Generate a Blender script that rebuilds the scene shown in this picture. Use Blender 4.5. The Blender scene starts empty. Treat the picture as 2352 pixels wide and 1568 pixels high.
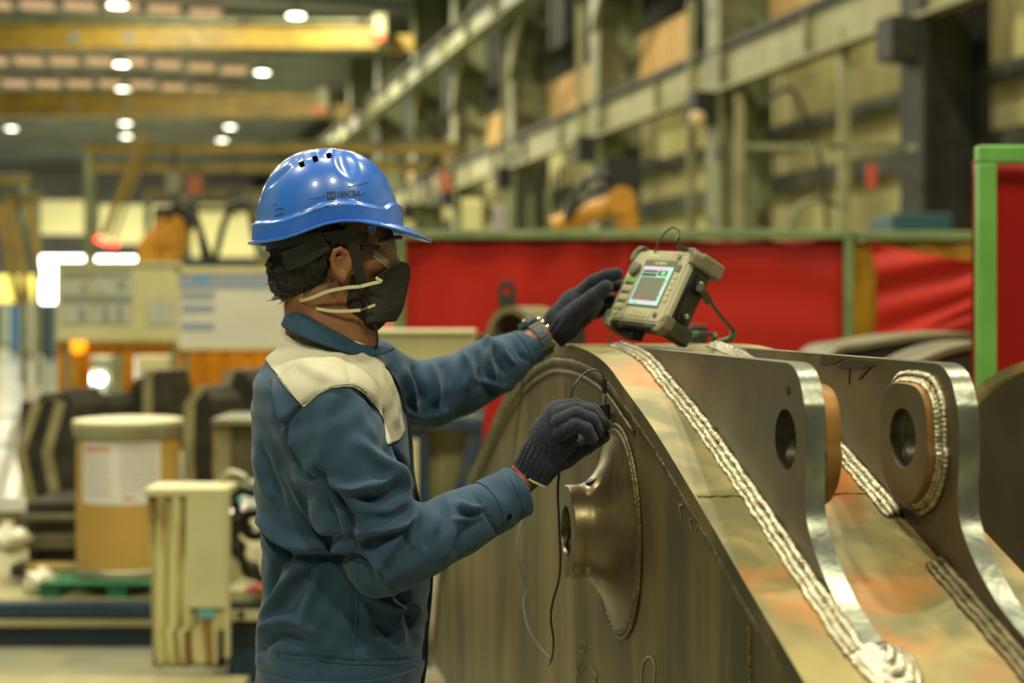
import bpy, bmesh, math, random
import numpy as np
from mathutils import Vector, Matrix

S = bpy.context.scene
F = 3267.0; H = 1.5; CX = 1176.0; HY = 717.0
R = math.radians
# ---------------------------------------------------------------- camera
cam_data = bpy.data.cameras.new('camera'); cam = bpy.data.objects.new('camera', cam_data)
S.collection.objects.link(cam); S.camera = cam
cam.location = (0, 0, H); cam.rotation_euler = (R(90), 0, 0)
cam_data.sensor_width = 36.0; cam_data.lens = F / 2352 * 36.0
cam_data.shift_y = -(784 - HY) / 2352
cam_data.clip_start = 0.05; cam_data.clip_end = 400
cam_data.dof.use_dof = True; cam_data.dof.focus_distance = 2.22; cam_data.dof.aperture_fstop = 2.5
# ---------------------------------------------------------------- view, world
S.view_settings.view_transform = 'Standard'; S.view_settings.look = 'None'
S.view_settings.gamma = 1.0; S.view_settings.use_curve_mapping = False
S.view_settings.exposure = -0.1
W = bpy.data.worlds.new('hall_air'); S.world = W; W.use_nodes = True
W.node_tree.nodes['Background'].inputs[0].default_value = (0.88, 0.95, 0.66, 1)
W.node_tree.nodes['Background'].inputs[1].default_value = 0.13

# the hall runs along a line turned 15.4 degrees to the left of the view
TA = R(15.4); SA, CA = math.sin(TA), math.cos(TA)
def hall(t, D, Z): return Vector((-SA*t + CA*D, CA*t + SA*D, Z))
def px(x, y, Y): return Vector(((x-CX)/F*Y, Y, H-(y-HY)/F*Y))

LAMP_COL = (1.0, 0.925, 0.66)
LAMP_Z = 12.0
# ---------------------------------------------------------------- helpers
C = S.collection
def link(o):
    C.objects.link(o); return o
def lin(c):
    return tuple(((v/255.0)/12.92 if v/255.0 <= 0.04045 else ((v/255.0+0.055)/1.055)**2.4) for v in c)
MATS = {}
def mat(name, c1, c2=None, rough=0.6, metal=0.0, scale=8.0, stretch=(1,1,1), bump=0.0, bscale=60.0, contrast=(0.35,0.65),
        emit=None, estr=0.0, c3=None, c3thr=(0.55,0.62), c3scale=3.0, rvar=0.0, detail=6.0, coat=0.0, alpha=None, trans=0.0, sheen=0.0, distort=0.0, bstretch=(1,1,1), spec=0.5):
    m = bpy.data.materials.new(name); m.use_nodes = True
    nt = m.node_tree; N = nt.nodes; L = nt.links
    b = N['Principled BSDF']
    tc = N.new('ShaderNodeTexCoord'); mp = N.new('ShaderNodeMapping'); mp.inputs['Scale'].default_value = stretch
    L.new(tc.outputs['Object'], mp.inputs['Vector'])
    col = None
    c1l = (*lin(c1), 1)
    if c2 is not None:
        nz = N.new('ShaderNodeTexNoise'); nz.inputs['Scale'].default_value = scale; nz.inputs['Detail'].default_value = detail
        nz.inputs['Distortion'].default_value = distort
        L.new(mp.outputs[0], nz.inputs['Vector'])
        rp = N.new('ShaderNodeMapRange'); rp.inputs[1].default_value = contrast[0]; rp.inputs[2].default_value = contrast[1]
        L.new(nz.outputs[0], rp.inputs[0])
        mx = N.new('ShaderNodeMix'); mx.data_type = 'RGBA'; mx.inputs[6].default_value = c1l; mx.inputs[7].default_value = (*lin(c2), 1)
        L.new(rp.outputs[0], mx.inputs[0]); col = mx.outputs[2]
        if rvar:
            rr = N.new('ShaderNodeMapRange'); rr.inputs[3].default_value = rough-rvar; rr.inputs[4].default_value = rough+rvar
            L.new(nz.outputs[0], rr.inputs[0]); L.new(rr.outputs[0], b.inputs['Roughness'])
    if c3 is not None:
        n3 = N.new('ShaderNodeTexNoise'); n3.inputs['Scale'].default_value = c3scale; n3.inputs['Detail'].default_value = 5; n3.inputs['Distortion'].default_value = 0.5
        L.new(mp.outputs[0], n3.inputs['Vector'])
        r3 = N.new('ShaderNodeMapRange'); r3.inputs[1].default_value = c3thr[0]; r3.inputs[2].default_value = c3thr[1]
        L.new(n3.outputs[0], r3.inputs[0])
        m3 = N.new('ShaderNodeMix'); m3.data_type = 'RGBA'; m3.inputs[7].default_value = (*lin(c3), 1)
        if col: L.new(col, m3.inputs[6])
        else: m3.inputs[6].default_value = c1l
        L.new(r3.outputs[0], m3.inputs[0]); col = m3.outputs[2]
    if col: L.new(col, b.inputs['Base Color'])
    else: b.inputs['Base Color'].default_value = c1l
    if not rvar or c2 is None: b.inputs['Roughness'].default_value = rough
    b.inputs['Metallic'].default_value = metal
    b.inputs['Specular IOR Level'].default_value = spec
    if coat: b.inputs['Coat Weight'].default_value = coat; b.inputs['Coat Roughness'].default_value = 0.12
    if sheen: b.inputs['Sheen Weight'].default_value = sheen
    if trans: b.inputs['Transmission Weight'].default_value = trans
    if alpha is not None: b.inputs['Alpha'].default_value = alpha
    if bump:
        bn = N.new('ShaderNodeTexNoise'); bn.inputs['Scale'].default_value = bscale; bn.inputs['Detail'].default_value = 4
        mp2 = N.new('ShaderNodeMapping'); mp2.inputs['Scale'].default_value = bstretch
        L.new(tc.outputs['Object'], mp2.inputs['Vector']); L.new(mp2.outputs[0], bn.inputs['Vector'])
        bp = N.new('ShaderNodeBump'); bp.inputs['Strength'].default_value = bump; bp.inputs['Distance'].default_value = 0.01
        L.new(bn.outputs[0], bp.inputs['Height']); L.new(bp.outputs[0], b.inputs['Normal'])
    if emit is not None:
        b.inputs['Emission Color'].default_value = (*lin(emit), 1); b.inputs['Emission Strength'].default_value = estr
    MATS[name] = m
    return m

class MB:
    def __init__(s): s.v = []; s.f = []
    def add(s, vs, fs):
        o = len(s.v); s.v += [tuple(v) for v in vs]; s.f += [tuple(i+o for i in f) for f in fs]; return s
    def hexa(s, c):            # 8 corners: bottom 4 ccw, top 4 ccw
        return s.add(c, [(3,2,1,0),(4,5,6,7),(0,1,5,4),(1,2,6,5),(2,3,7,6),(3,0,4,7)])
    def box(s, a, b):
        x0,y0,z0 = a; x1,y1,z1 = b
        return s.hexa([(x0,y0,z0),(x1,y0,z0),(x1,y1,z0),(x0,y1,z0),(x0,y0,z1),(x1,y0,z1),(x1,y1,z1),(x0,y1,z1)])
    def hbox(s, t0, t1, D0, D1, Z0, Z1):
        return s.hexa([hall(t0,D0,Z0),hall(t0,D1,Z0),hall(t1,D1,Z0),hall(t1,D0,Z0),hall(t0,D0,Z1),hall(t0,D1,Z1),hall(t1,D1,Z1),hall(t1,D0,Z1)])
    def pbox(s, x0, y0, x1, y1, Y, dep):     # a box whose front face fills a pixel rectangle at depth Y
        a = px(x0, y1, Y); b = px(x1, y0, Y)
        return s.box((a.x, Y, a.z), (b.x, Y+dep, b.z))
    def beam(s, p, q, w, h, up=(0,0,1)):
        p = Vector(p); q = Vector(q); d = (q-p).normalized(); u = Vector(up)
        if abs(d.dot(u)) > 0.98: u = Vector((0,1,0))
        sd = d.cross(u).normalized(); u = sd.cross(d).normalized()
        c = []
        for e in (p, q):
            c += [e - sd*w/2 - u*h/2, e + sd*w/2 - u*h/2, e + sd*w/2 + u*h/2, e - sd*w/2 + u*h/2]
        return s.hexa([c[0],c[1],c[5],c[4],c[3],c[2],c[6],c[7]])
    def tube(s, pts, r, n=10, caps=True, sx=1.0):
        pts = [Vector(p) for p in pts]; m = len(pts)
        rs = r if isinstance(r, (list, tuple)) else [r]*m
        vs = []; fs = []; prev = None
        for i, p in enumerate(pts):
            d = (pts[min(i+1,m-1)] - pts[max(i-1,0)]).normalized()
            if prev is None:
                a = Vector((0,0,1)) if abs(d.z) < 0.9 else Vector((0,1,0))
                a = (a - d*a.dot(d)).normalized()
            else:
                a = (prev - d*prev.dot(d)).normalized()
            prev = a; b = d.cross(a)
            for k in range(n):
                t = 2*math.pi*k/n
                vs.append(p + (a*math.cos(t)*sx + b*math.sin(t))*rs[i])
        for i in range(m-1):
            for k in range(n):
                fs.append((i*n+k, i*n+(k+1)%n, (i+1)*n+(k+1)%n, (i+1)*n+k))
        if caps:
            fs.append(tuple(range(n-1,-1,-1))); fs.append(tuple((m-1)*n+k for k in range(n)))
        return s.add(vs, fs)
    def cyl(s, p, q, r, n=24, r2=None): return s.tube([p,q], [r, r if r2 is None else r2], n)
    def lathe(s, prof, origin, ax=(0,0,1), n=48, a0=0.0, a1=2*math.pi, scale=None):   # prof: (radius, height along axis)
        ax = Vector(ax).normalized(); o = Vector(origin)
        a = Vector((0,0,1)) if abs(ax.z) < 0.9 else Vector((1,0,0))
        a = (a - ax*a.dot(ax)).normalized(); b = ax.cross(a)
        full = abs(a1-a0-2*math.pi) < 1e-6; cnt = n if full else n+1
        vs = []; fs = []
        for (r, h) in prof:
            for k in range(cnt):
                t = a0+(a1-a0)*k/n
                rr = r if scale is None else r*scale(t, r, h)
                vs.append(o + ax*h + (a*math.cos(t)+b*math.sin(t))*rr)
        for i in range(len(prof)-1):
            for k in range(n):
                k2 = (k+1) % cnt if full else k+1
                fs.append((i*cnt+k, i*cnt+k2, (i+1)*cnt+k2, (i+1)*cnt+k))
        return s.add(vs, fs)
    def prism(s, poly, vec):   # planar polygon extruded by vec
        n = len(poly); v = Vector(vec); vs = [Vector(p) for p in poly]; vs += [p+v for p in vs]
        fs = [tuple(range(n-1,-1,-1)), tuple(range(n, 2*n))] + [(i,(i+1)%n,n+(i+1)%n,n+i) for i in range(n)]
        return s.add(vs, fs)
    def prism_holes(s, outer, holes, vec):
        bm = bmesh.new(); vec = Vector(vec)
        loops = []; edges = []
        for lp in [outer]+holes:
            vs = [bm.verts.new(p) for p in lp]; loops.append(vs)
            edges += [bm.edges.new((vs[i], vs[(i+1)%len(vs)])) for i in range(len(vs))]
        bmesh.ops.triangle_fill(bm, edges=edges, use_beauty=True)
        base = [tuple(v.co) for v in bm.verts]; bm.verts.index_update()
        tris = [tuple(v.index for v in f.verts) for f in bm.faces]
        li = [[v.index for v in lp] for lp in loops]; bm.free()
        n = len(base); vs = [Vector(p) for p in base]; vs += [p+vec for p in vs]
        fs = list(tris) + [tuple(i+n for i in reversed(t)) for t in tris]
        for lp in li:
            k = len(lp); fs += [(lp[i], lp[(i+1)%k], lp[(i+1)%k]+n, lp[i]+n) for i in range(k)]
        return s.add(vs, fs)
    def sphere(s, c, r, n=16, m=10):
        prof = [(max(1e-5, math.sin(math.pi*i/m)), -math.cos(math.pi*i/m)) for i in range(m+1)]
        rx, ry, rz = (r, r, r) if not isinstance(r, (tuple, list)) else r
        t = MB(); t.lathe(prof, (0,0,0), (0,0,1), n)
        c = Vector(c); return s.add([(c.x+v[0]*rx, c.y+v[1]*ry, c.z+v[2]*rz) for v in t.v], t.f)
    def rbox(s, a, b, r, axis=1, n=4):     # box with corners rounded about one axis
        x0,y0,z0 = a; x1,y1,z1 = b
        lo = [a[0],a[1],a[2]]; hi = [b[0],b[1],b[2]]
        ia, ib = [i for i in range(3) if i != axis]
        cs = [(hi[ia]-r, hi[ib]-r, 0), (lo[ia]+r, hi[ib]-r, 90), (lo[ia]+r, lo[ib]+r, 180), (hi[ia]-r, lo[ib]+r, 270)]
        poly = []
        for (u, v, st) in cs:
            for k in range(n+1):
                t = R(st+90*k/n); p = [0,0,0]; p[ia] = u+r*math.cos(t); p[ib] = v+r*math.sin(t); p[axis] = lo[axis]; poly.append(tuple(p))
        vec = [0,0,0]; vec[axis] = hi[axis]-lo[axis]
        return s.prism(poly, vec)
    def build(s, name, m, parent=None, smooth=False, bevel=0.0, xf=None, angle=40, bseg=2, weld=False):
        me = bpy.data.meshes.new(name)
        vs = s.v if xf is None else [tuple(xf @ Vector(v)) for v in s.v]
        me.from_pydata(vs, [], s.f); me.update()
        bm = bmesh.new(); bm.from_mesh(me)
        if weld: bmesh.ops.remove_doubles(bm, verts=bm.verts, dist=1e-5)
        bmesh.ops.recalc_face_normals(bm, faces=bm.faces); bm.to_mesh(me); bm.free()
        o = link(bpy.data.objects.new(name, me)); me.materials.append(m)
        if smooth:
            me.polygons.foreach_set('use_smooth', [True]*len(me.polygons))
            me.set_sharp_from_angle(angle=R(angle))
        if bevel:
            md = o.modifiers.new('bevel', 'BEVEL'); md.width = bevel; md.segments = bseg; md.limit_method = 'ANGLE'; md.angle_limit = R(35)
        if parent is not None: attach(o, parent)
        return o
def attach(o, parent):
    o.parent = parent
    o.matrix_parent_inverse = Matrix.Translation(-Vector(parent.location)) if parent.type == 'EMPTY' else (parent.matrix_parent_inverse.inverted() if False else Matrix())
    if parent.type != 'EMPTY': o.matrix_parent_inverse = Matrix()
def thing(name, label, cat, loc, group=None):
    o = link(bpy.data.objects.new(name, None)); o.location = loc; o.empty_display_size = 0.1
    o['label'] = label; o['category'] = cat
    if group: o['group'] = group
    return o
def tag(o, label, cat, group=None, kind=None):
    o['label'] = label; o['category'] = cat
    if group: o['group'] = group
    if kind: o['kind'] = kind
    return o
def struct(o):
    o['kind'] = 'structure'; return o
def copy_tree(o, parent=None):
    c = o.copy(); link(c)
    if parent is not None: c.parent = parent
    for ch in [k for k in S.collection.objects if k.parent == o and k != c]: copy_tree(ch, c)
    return c
def catmull(pts, n=8):
    P = [Vector(p) for p in pts]; out = []
    for i in range(len(P)-1):
        p0 = P[max(i-1,0)]; p1 = P[i]; p2 = P[i+1]; p3 = P[min(i+2,len(P)-1)]
        for k in range(n):
            t = k/n
            out.append(0.5*((2*p1)+(p2-p0)*t+(2*p0-5*p1+4*p2-p3)*t*t+(3*p1-p0-3*p2+p3)*t**3))
    out.append(P[-1]); return out

# ---------------------------------------------------------------- materials of the hall
m_floor = mat('hall_floor', (158,156,130), (134,138,118), rough=0.15, scale=0.8, rvar=0.08, c3=(104,124,112), c3scale=0.15)
m_roof = mat('roof_sheet', (150,154,152), (128,134,134), rough=0.6, scale=0.5)
m_wallc = mat('wall_sheet', (226,220,156), (206,200,142), rough=0.6, scale=1.2, stretch=(1,1,0.3), c3=(150,138,96), c3scale=0.6, c3thr=(0.5,0.75))
m_darkwall = mat('dark_wall_sheet', (66,66,52), (50,52,44), rough=0.7, scale=0.7)  # dark sheeting of the upper right wall
m_far = mat('far_wall_sheet', (206,204,200), (188,188,186), rough=0.7, scale=0.3)
m_green = mat('grey_green_paint', (136,140,102), (112,116,82), rough=0.55, scale=3, c3=(80,76,52), c3scale=2)
m_railg = mat('grey_rail_paint', (104,106,92), (80,82,72), rough=0.6, scale=2)
m_beamg = mat('pale_green_paint', (150,150,104), (132,130,88), rough=0.5, scale=2, c3=(104,96,62), c3scale=1.2, c3thr=(0.55,0.75))
m_dark = mat('dark_steel', (42,42,34), (28,28,24), rough=0.6, scale=4)
m_black = mat('black_plastic', (18,18,17), (26,26,24), rough=0.45, scale=30)
m_yel = mat('yellow_paint', (156,128,40), (128,106,36), rough=0.5, scale=2, c3=(110,96,44), c3scale=0.9, c3thr=(0.55,0.7))
m_orange_sheet = mat('amber_sheet', (204,172,116), (190,160,104), rough=0.6, scale=0.6, stretch=(6,6,0.2), emit=(200,156,96), estr=0.16)
m_sky = mat('skylight_sheet', (190,160,130), rough=0.6, emit=(200,160,128), estr=0.55)
m_lampglow = mat('lamp_glow', (255,255,240), emit=(255,252,226), estr=14.0)
m_lampbody = mat('lamp_body', (120,124,120), rough=0.5, metal=0.4)
m_white_em = mat('daylight_opening', (255,255,250), emit=(255,255,244), estr=9.0)
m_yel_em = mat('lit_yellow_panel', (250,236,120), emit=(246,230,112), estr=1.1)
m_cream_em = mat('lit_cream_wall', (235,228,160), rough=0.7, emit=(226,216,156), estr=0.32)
m_red = mat('red_vinyl', (172,30,14), (156,26,12), rough=0.6, spec=0.25, scale=1.6, bump=0.0)
m_red_dark = mat('red_vinyl_near', (166,14,4), (146,11,4), rough=0.5, spec=0.25, scale=1.4)
m_yvinyl = mat('yellow_vinyl', (176,136,20), (150,112,16), rough=0.4, scale=2)
m_gtube = mat('green_tube_paint', (116,134,88), (98,116,74), rough=0.5, scale=5)
m_gtube_near = mat('bright_green_tube_paint', (118,182,88), (104,166,76), rough=0.45, scale=7)

# ---------------------------------------------------------------- hall shell
struct(MB().hbox(-14, 128, -26, 11.4, -0.1, 0.0).build('floor', m_floor))
# roof: purlins and sheeting as one ceiling, skylight strips as things of the setting
mb = MB(); mb.hbox(-14, 128, -26, 11.6, 13.3, 13.4)
for t in range(-10, 128, 3): mb.hbox(t, t+0.22, -26, 11.4, 12.98, 13.3)
struct(mb.build('ceiling', m_roof))
struct(MB().hbox(128, 128.3, -26, 11.6, 0, 13.4).build('wall_back', m_far))
mb = MB()
mb.hbox(-14, 128, 11.4, 11.6, 0, 6.4)
for t in range(-46, 426): mb.hbox(t*0.3, t*0.3+0.08, 11.38, 11.4, 0, 6.4)
struct(mb.build('wall_right', m_wallc))
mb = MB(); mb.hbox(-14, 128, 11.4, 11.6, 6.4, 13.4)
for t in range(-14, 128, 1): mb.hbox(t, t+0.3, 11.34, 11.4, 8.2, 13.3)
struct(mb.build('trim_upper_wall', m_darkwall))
# amber translucent sheets above the lower crane rail
k = 0
for (t0, t1) in [(13.5,18.6),(19.8,24.6),(26.2,30.6),(32.2,36.4),(38.5,43),(45,49),(51,55),(57,61)]:
    k += 1
    mb = MB()
    n = int((t1-t0)/0.25)
    for i in range(n): mb.hbox(t0+i*(t1-t0)/n, t0+(i+0.6)*(t1-t0)/n, 10.86, 10.9, 6.0, 7.5)
    mb.hbox(t0, t1, 10.9, 10.93, 6.0, 7.5)
    struct(mb.build('window_%d' % k, m_orange_sheet))
# crane runway beams (right side)
def runway(label, D, Zb, Zt, t0, t1, m, fl=0.14):
    r = thing('crane_runway_beam', label, 'beam', hall(t0, D, 0))
    MB().hbox(t0, t1, D-0.02, D+0.02, Zb, Zt).build('web', m, r)
    MB().hbox(t0, t1, D-fl, D+fl, Zb, Zb+0.05).build('bottom_flange', m, r)
    MB().hbox(t0, t1, D-fl, D+fl, Zt-0.05, Zt).build('top_flange', m_dark, r)
    MB().hbox(t0, t1, D-0.04, D+0.04, Zt, Zt+0.09).build('rail', m_dark, r)
    t = t0+1
    while t < t1:
        MB().hbox(t, t+0.05, D-fl+0.01, D+fl-0.01, Zb+0.05, Zt-0.05).build('stiffener', m_green, r); t += 3.1
    return r
runway('long pale green lower crane rail beam running along the right wall', 10.0, 5.3, 6.05, 6, 110, m_beamg, 0.12)
runway('high crane rail beam fading out at the top beside the dark roof', 9.4, 9.0, 9.75, 22, 110, m_green, 0.2)
# columns of the right side
grp_c = 'grey green columns along the right wall'
labs = ['broad dark steel column behind the near green screen post', 'grey green column with a yellow pipe right of the amber sheet', 'broad grey green column above the wire loop of the tester',
        'grey green column left of the orange robot', 'column at the far end of the lower rail', 'sixth column of the right wall, seen above the far gantry', 'seventh column of the right wall, hazy', 'eighth column of the right wall, hazy and small']
for i, Y in enumerate([18.6, 24.8, 31.0, 37.6, 44, 50, 57, 64]):
    t = (Y - SA*10.4)/CA
    m = m_dark if i == 0 else m_green
    r = thing('steel_column', labs[i], 'column', hall(t, 10.4, 0), grp_c)
    MB().hbox(t-0.04, t+0.04, 9.95, 10.85, 0, 13.0).build('web', m, r)
    MB().hbox(t-0.28, t+0.28, 9.90, 9.98, 0, 13.0).build('flange', m, r)
    MB().hbox(t-0.28, t+0.28, 10.82, 10.9, 0, 13.0).build('flange', m, r)
    MB().hbox(t-0.2, t+0.2, 9.5, 9.9, 4.75, 5.3).build('corbel', m_dark, r)
# slim posts in front of the wall
for (x, ytop, Yd, lab) in [(1941, 60, 20.4, 'slim pale green post right of the cream wall panel'), (1700, 215, 23.8, 'slim pale post left of the cream wall panel'),
                      (1590, 0, 25.6, 'slim pale green post beside the large amber sheet'), (1333, 0, 31.8, 'slim pale post left of the broad column'), (1157, 60, 38, 'slim pale post beside the small amber sheet')]:
    a = px(x, ytop, Yd)
    MB().box((a.x-0.075, Yd, 0), (a.x+0.075, Yd+0.15, min(a.z, 12.9))).build('slim_post', m_beamg).__setitem__('kind', 'thing')
    o = S.collection.objects[-1]; tag(o, lab, 'post', 'slim posts along the right wall')
# girts on the wall
gl = ['upper wall rail under the long crane beam', 'lower wall rail, dark, across the cream wall', 'lowest wall rail just above the red curtains']
for i, (z, h) in enumerate([(4.55, 0.22), (3.6, 0.3), (2.2, 0.25)]):
    MB().hbox(8, 90, 11.1, 11.33, z, z+h).build('wall_rail', m_railg)
    tag(S.collection.objects[-1], gl[i], 'beam', 'dark rails across the right wall')
# knee braces between the upper rail and columns
kk = ['nearest knee brace under the high rail', 'second knee brace under the high rail', 'third knee brace under the high rail, hazy', 'fourth knee brace under the high rail, very small']
for i, Y in enumerate([31.0, 37.6, 44, 50]):
    t = (Y - SA*10.4)/CA
    MB().beam(hall(t, 9.9, 7.6), hall(t-2.2, 9.6, 9.0), 0.14, 0.14).build('knee_brace', m_green)
    tag(S.collection.objects[-1], kk[i], 'brace', 'knee braces under the high rail')
# skylight strips
sl = ['far skylight strip of pale pink panes, the lower of the two', 'long skylight strip of pale pink panes, the upper of the two', 'skylight strip of pinkish panes above the near yellow crane']
for k, (t, lo, hi) in enumerate([(72.5, -16, 6.5), (66, -18, 6.0), (54, -14, 4)]):
    mb = MB(); D = lo
    while D < hi:
        mb.hbox(t, t+1.6, D, D+1.15, 12.85-0.04*abs(D), 12.92-0.04*abs(D)); D += 1.5
    o = mb.build('window_%d' % (20+k), m_sky); struct(o)
# lamps
lampn = 0
for D, ts in [(-6, [-6, 4, 14, 27, 40, 52, 64, 80, 86]), (0.0, [-6, 4, 14, 27, 40, 50.5, 62.5, 69.5, 82, 88]), (6, [-6, 4, 14, 27, 40, 50.6, 63, 69, 82, 88.5])]:
    for t in ts:
        Dd = D
        if D == 0 and t > 45: Dd = -0.1 + (t-50)*0.012
        o = hall(t, Dd, LAMP_Z)
        lampn += 1
        side = {-6: 'left', 0.0: 'middle', 6: 'right'}[D]
        r = thing('high_bay_lamp', '%s lamp from the viewer in the %s row under the roof' % (['first','second','third','fourth','fifth','sixth','seventh','eighth','ninth','tenth'][ts.index(t)], side), 'lamp', o, 'high-bay lamps under the roof')
        big = 1.25 if t > 45 else 1.15
        MB().lathe([(0.001,0.32),(0.09,0.32),(0.11,0.2),(0.2*big,0.06),(0.25*big,0.0),(0.24*big,-0.01)], o, n=20).build('lamp_housing', m_lampbody, r, smooth=True)
        MB().lathe([(0.001,-0.012),(0.235*big,-0.012),(0.235*big,0.0)], o, n=20).build('lamp_lens', m_lampglow, r)
        MB().cyl(o+Vector((0,0,0.3)), o+Vector((0,0,1.0)), 0.02, 6).build('hanger', m_dark, r)
        if not (30 < t < 60 and D == -6):
            l = bpy.data.lights.new('lamp_light', 'AREA'); l.shape = 'DISK'; l.size = 0.5; l.color = LAMP_COL
            l.energy = 700 if t < 30 else (1300 if t < 60 else 1700)
            lo_ = link(bpy.data.objects.new('lamp_light', l)); lo_.location = o + Vector((0,0,-0.05)); attach(lo_, r); lo_.location = o + Vector((0,0,-0.05))
# bridge cranes
def crane(label, Y, xr, yt, yb, grp='yellow bridge cranes under the roof'):
    a = px(-500, yb, Y); b = px(xr, yt, Y)
    r = thing('bridge_crane', label, 'crane', (0, Y, a.z), grp)
    h = b.z-a.z
    MB().box((a.x, Y, a.z), (b.x, Y+0.06, b.z)).build('girder', m_yel, r)
    MB().box((a.x, Y-0.18, b.z-0.08), (b.x, Y+0.3, b.z)).build('top_flange', m_green, r)
    MB().box((a.x, Y-0.18, a.z), (b.x, Y+0.3, a.z+0.06)).build('bottom_flange', m_yel, r)
    MB().box((b.x, Y-1.2, a.z+h*0.1), (b.x+0.35, Y+1.2, b.z-0.05)).build('end_truck', m_green, r)
    MB().box((b.x+0.3, Y, a.z-0.05), (b.x+1.1, Y+0.5, a.z+h*0.5)).build('end_beam', m_yel, r)
    MB().box((b.x-0.2, Y-1.3, a.z), (b.x+0.3, Y-1.1, a.z+0.2)).build('buffer', mat('red_rubber_'+str(int(Y)), (190,80,40)), r)
    for i in range(9):
        x = a.x + (i+0.5)*(b.x-a.x)/9; MB().box((x, Y-0.02, a.z+0.06), (x+0.05, Y, b.z-0.08)).build('stiffener', m_yel, r)
    mpl = mat('blue_grey_plate_'+str(int(Y)), (120,124,112))
    for x in (340, 610): q = px(x/2.14, (yt+yb)/2+10, Y); MB().box((q.x, Y-0.03, q.z-0.1), (q.x+0.3, Y-0.005, q.z+0.22)).build('number_plate', mpl, r)
crane('near yellow bridge crane girder across the top of the hall', 43, 868, 48, 112)
crane('far yellow bridge crane girder below the skylight strips', 57.5, 742, 208, 268)
# far end of the hall
MB().pbox(-60, 330, 1000, 405, 110, 0.3).build('far_wall_band', mat('violet_grey_sheet', (150,148,150), (132,132,138), scale=0.4))
tag(S.collection.objects[-1], 'violet grey sheet band high on the far end wall', 'wall panel')
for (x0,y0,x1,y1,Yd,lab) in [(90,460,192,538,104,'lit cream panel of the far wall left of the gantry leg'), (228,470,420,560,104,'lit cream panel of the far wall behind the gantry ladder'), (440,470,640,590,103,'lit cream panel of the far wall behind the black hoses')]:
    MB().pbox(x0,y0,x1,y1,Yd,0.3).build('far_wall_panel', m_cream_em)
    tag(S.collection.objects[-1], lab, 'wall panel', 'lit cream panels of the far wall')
struct(MB().pbox(93,590,128,695,100,0.3).build('window_31', m_white_em))
struct(MB().pbox(93,588,200,612,99,0.3).build('window_32', m_white_em))
struct(MB().pbox(222,590,262,612,99,0.3).build('window_33', m_white_em))
struct(MB().pbox(270,590,318,610,99,0.3).build('window_34', m_white_em))
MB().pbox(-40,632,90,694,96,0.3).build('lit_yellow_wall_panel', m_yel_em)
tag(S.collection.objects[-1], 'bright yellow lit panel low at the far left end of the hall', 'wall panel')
mr = mat('red_signal_lens', (255,60,50), emit=(255,60,52), estr=5.0)
for (x,y,lab) in [(226,550,'red signal light, highest and leftmost of three'), (244,558,'red signal light, middle one of three'), (264,560,'red signal light, rightmost of three')]:
    q = px(x,y,40); MB().sphere(q, 0.09, 12, 8).build('signal_light', mr, smooth=True); tag(S.collection.objects[-1], lab, 'light', 'red signal lights near the ladder')
# far grey machines along the left wall, and a hazy partition
for (x0,y0,x1,y1,Yd,c,lab) in [(-40,700,14,790,60,(150,160,150),'pale machine cabinet at the left edge of the far floor'), (20,700,34,782,52,(48,96,150),'tall blue gas bottle rack far left'), (44,690,62,790,48,(140,140,130),'grey cabinet beside the blue rack far left'),
                                (92,700,122,760,46,(64,84,92),'dark blue machine standing far off below the bright doorway')]:
    q0 = px(x0,y1,Yd); q1 = px(x1,y0,Yd)
    r = thing('far_machine_cabinet', lab, 'cabinet', (q0.x, Yd, 0), 'small machine cabinets far down the hall')
    MB().box((q0.x,Yd,0.1),(q1.x,Yd+0.8,q1.z)).build('cabinet_body', mat('cabinet_paint_%d'%x0, c), r, bevel=0.02)
    MB().box((q0.x+0.03,Yd+0.05,0),(q1.x-0.03,Yd+0.7,0.1)).build('plinth', m_dark, r)
    MB().box((q0.x+0.08,Yd-0.02,0.3),(q1.x-0.08,Yd,q1.z-0.15)).build('door', mat('cabinet_door_%d'%x0, tuple(int(v*0.9) for v in c)), r)
# ================================================================ middle ground
m_cream = mat('cream_paint', (200,194,148), (184,178,132), rough=0.5, scale=2)
m_paper = mat('board_paper', (206,206,190), (196,196,180), rough=0.6, scale=3)
m_bluebar = mat('pale_blue_print', (140,152,170), rough=0.6)
m_blue = mat('dark_blue_paint', (38,62,84), (28,46,64), rough=0.5, scale=5, c3=(60,66,66), c3scale=3)
m_amber = mat('amber_strip', (196,128,16), (166,104,12), rough=0.3, scale=3, stretch=(4,4,0.4), emit=(190,110,10), estr=0.12)
m_robot = mat('orange_robot_paint', (200,146,46), (176,122,34), rough=0.4, scale=3)
m_card = mat('brown_fibreboard', (186,150,76), (174,138,66), rough=0.7, scale=1.5)
m_galv = mat('galvanised_ring', (168,170,140), (150,150,124), rough=0.35, metal=0.6, scale=9)
m_wedge = mat('dark_cast_plate', (64,60,46), (40,38,30), rough=0.5, metal=0.3, scale=7)
m_wedge_edge = mat('cut_plate_edge', (160,152,112), (134,126,92), rough=0.5, metal=0.3, scale=9)
m_pallet = mat('green_plastic', (40,110,74), (34,96,64), rough=0.5, scale=8)
m_wrap = mat('stained_cream_wrap', (212,206,150), (188,178,120), rough=0.45, scale=5, stretch=(8,8,0.7), c3=(140,110,60), c3scale=2.6, c3thr=(0.50,0.60), bump=0.15, bscale=8)
m_bag = mat('clear_bag', (190,188,160), (210,208,184), rough=0.2, scale=20, bump=0.6, bscale=30)
m_slab = mat('grey_steel_slab', (122,116,88), (88,86,68), rough=0.5, metal=0.3, scale=6)
m_tealpaint = mat('teal_mark', (110,170,170), rough=0.6)

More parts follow.
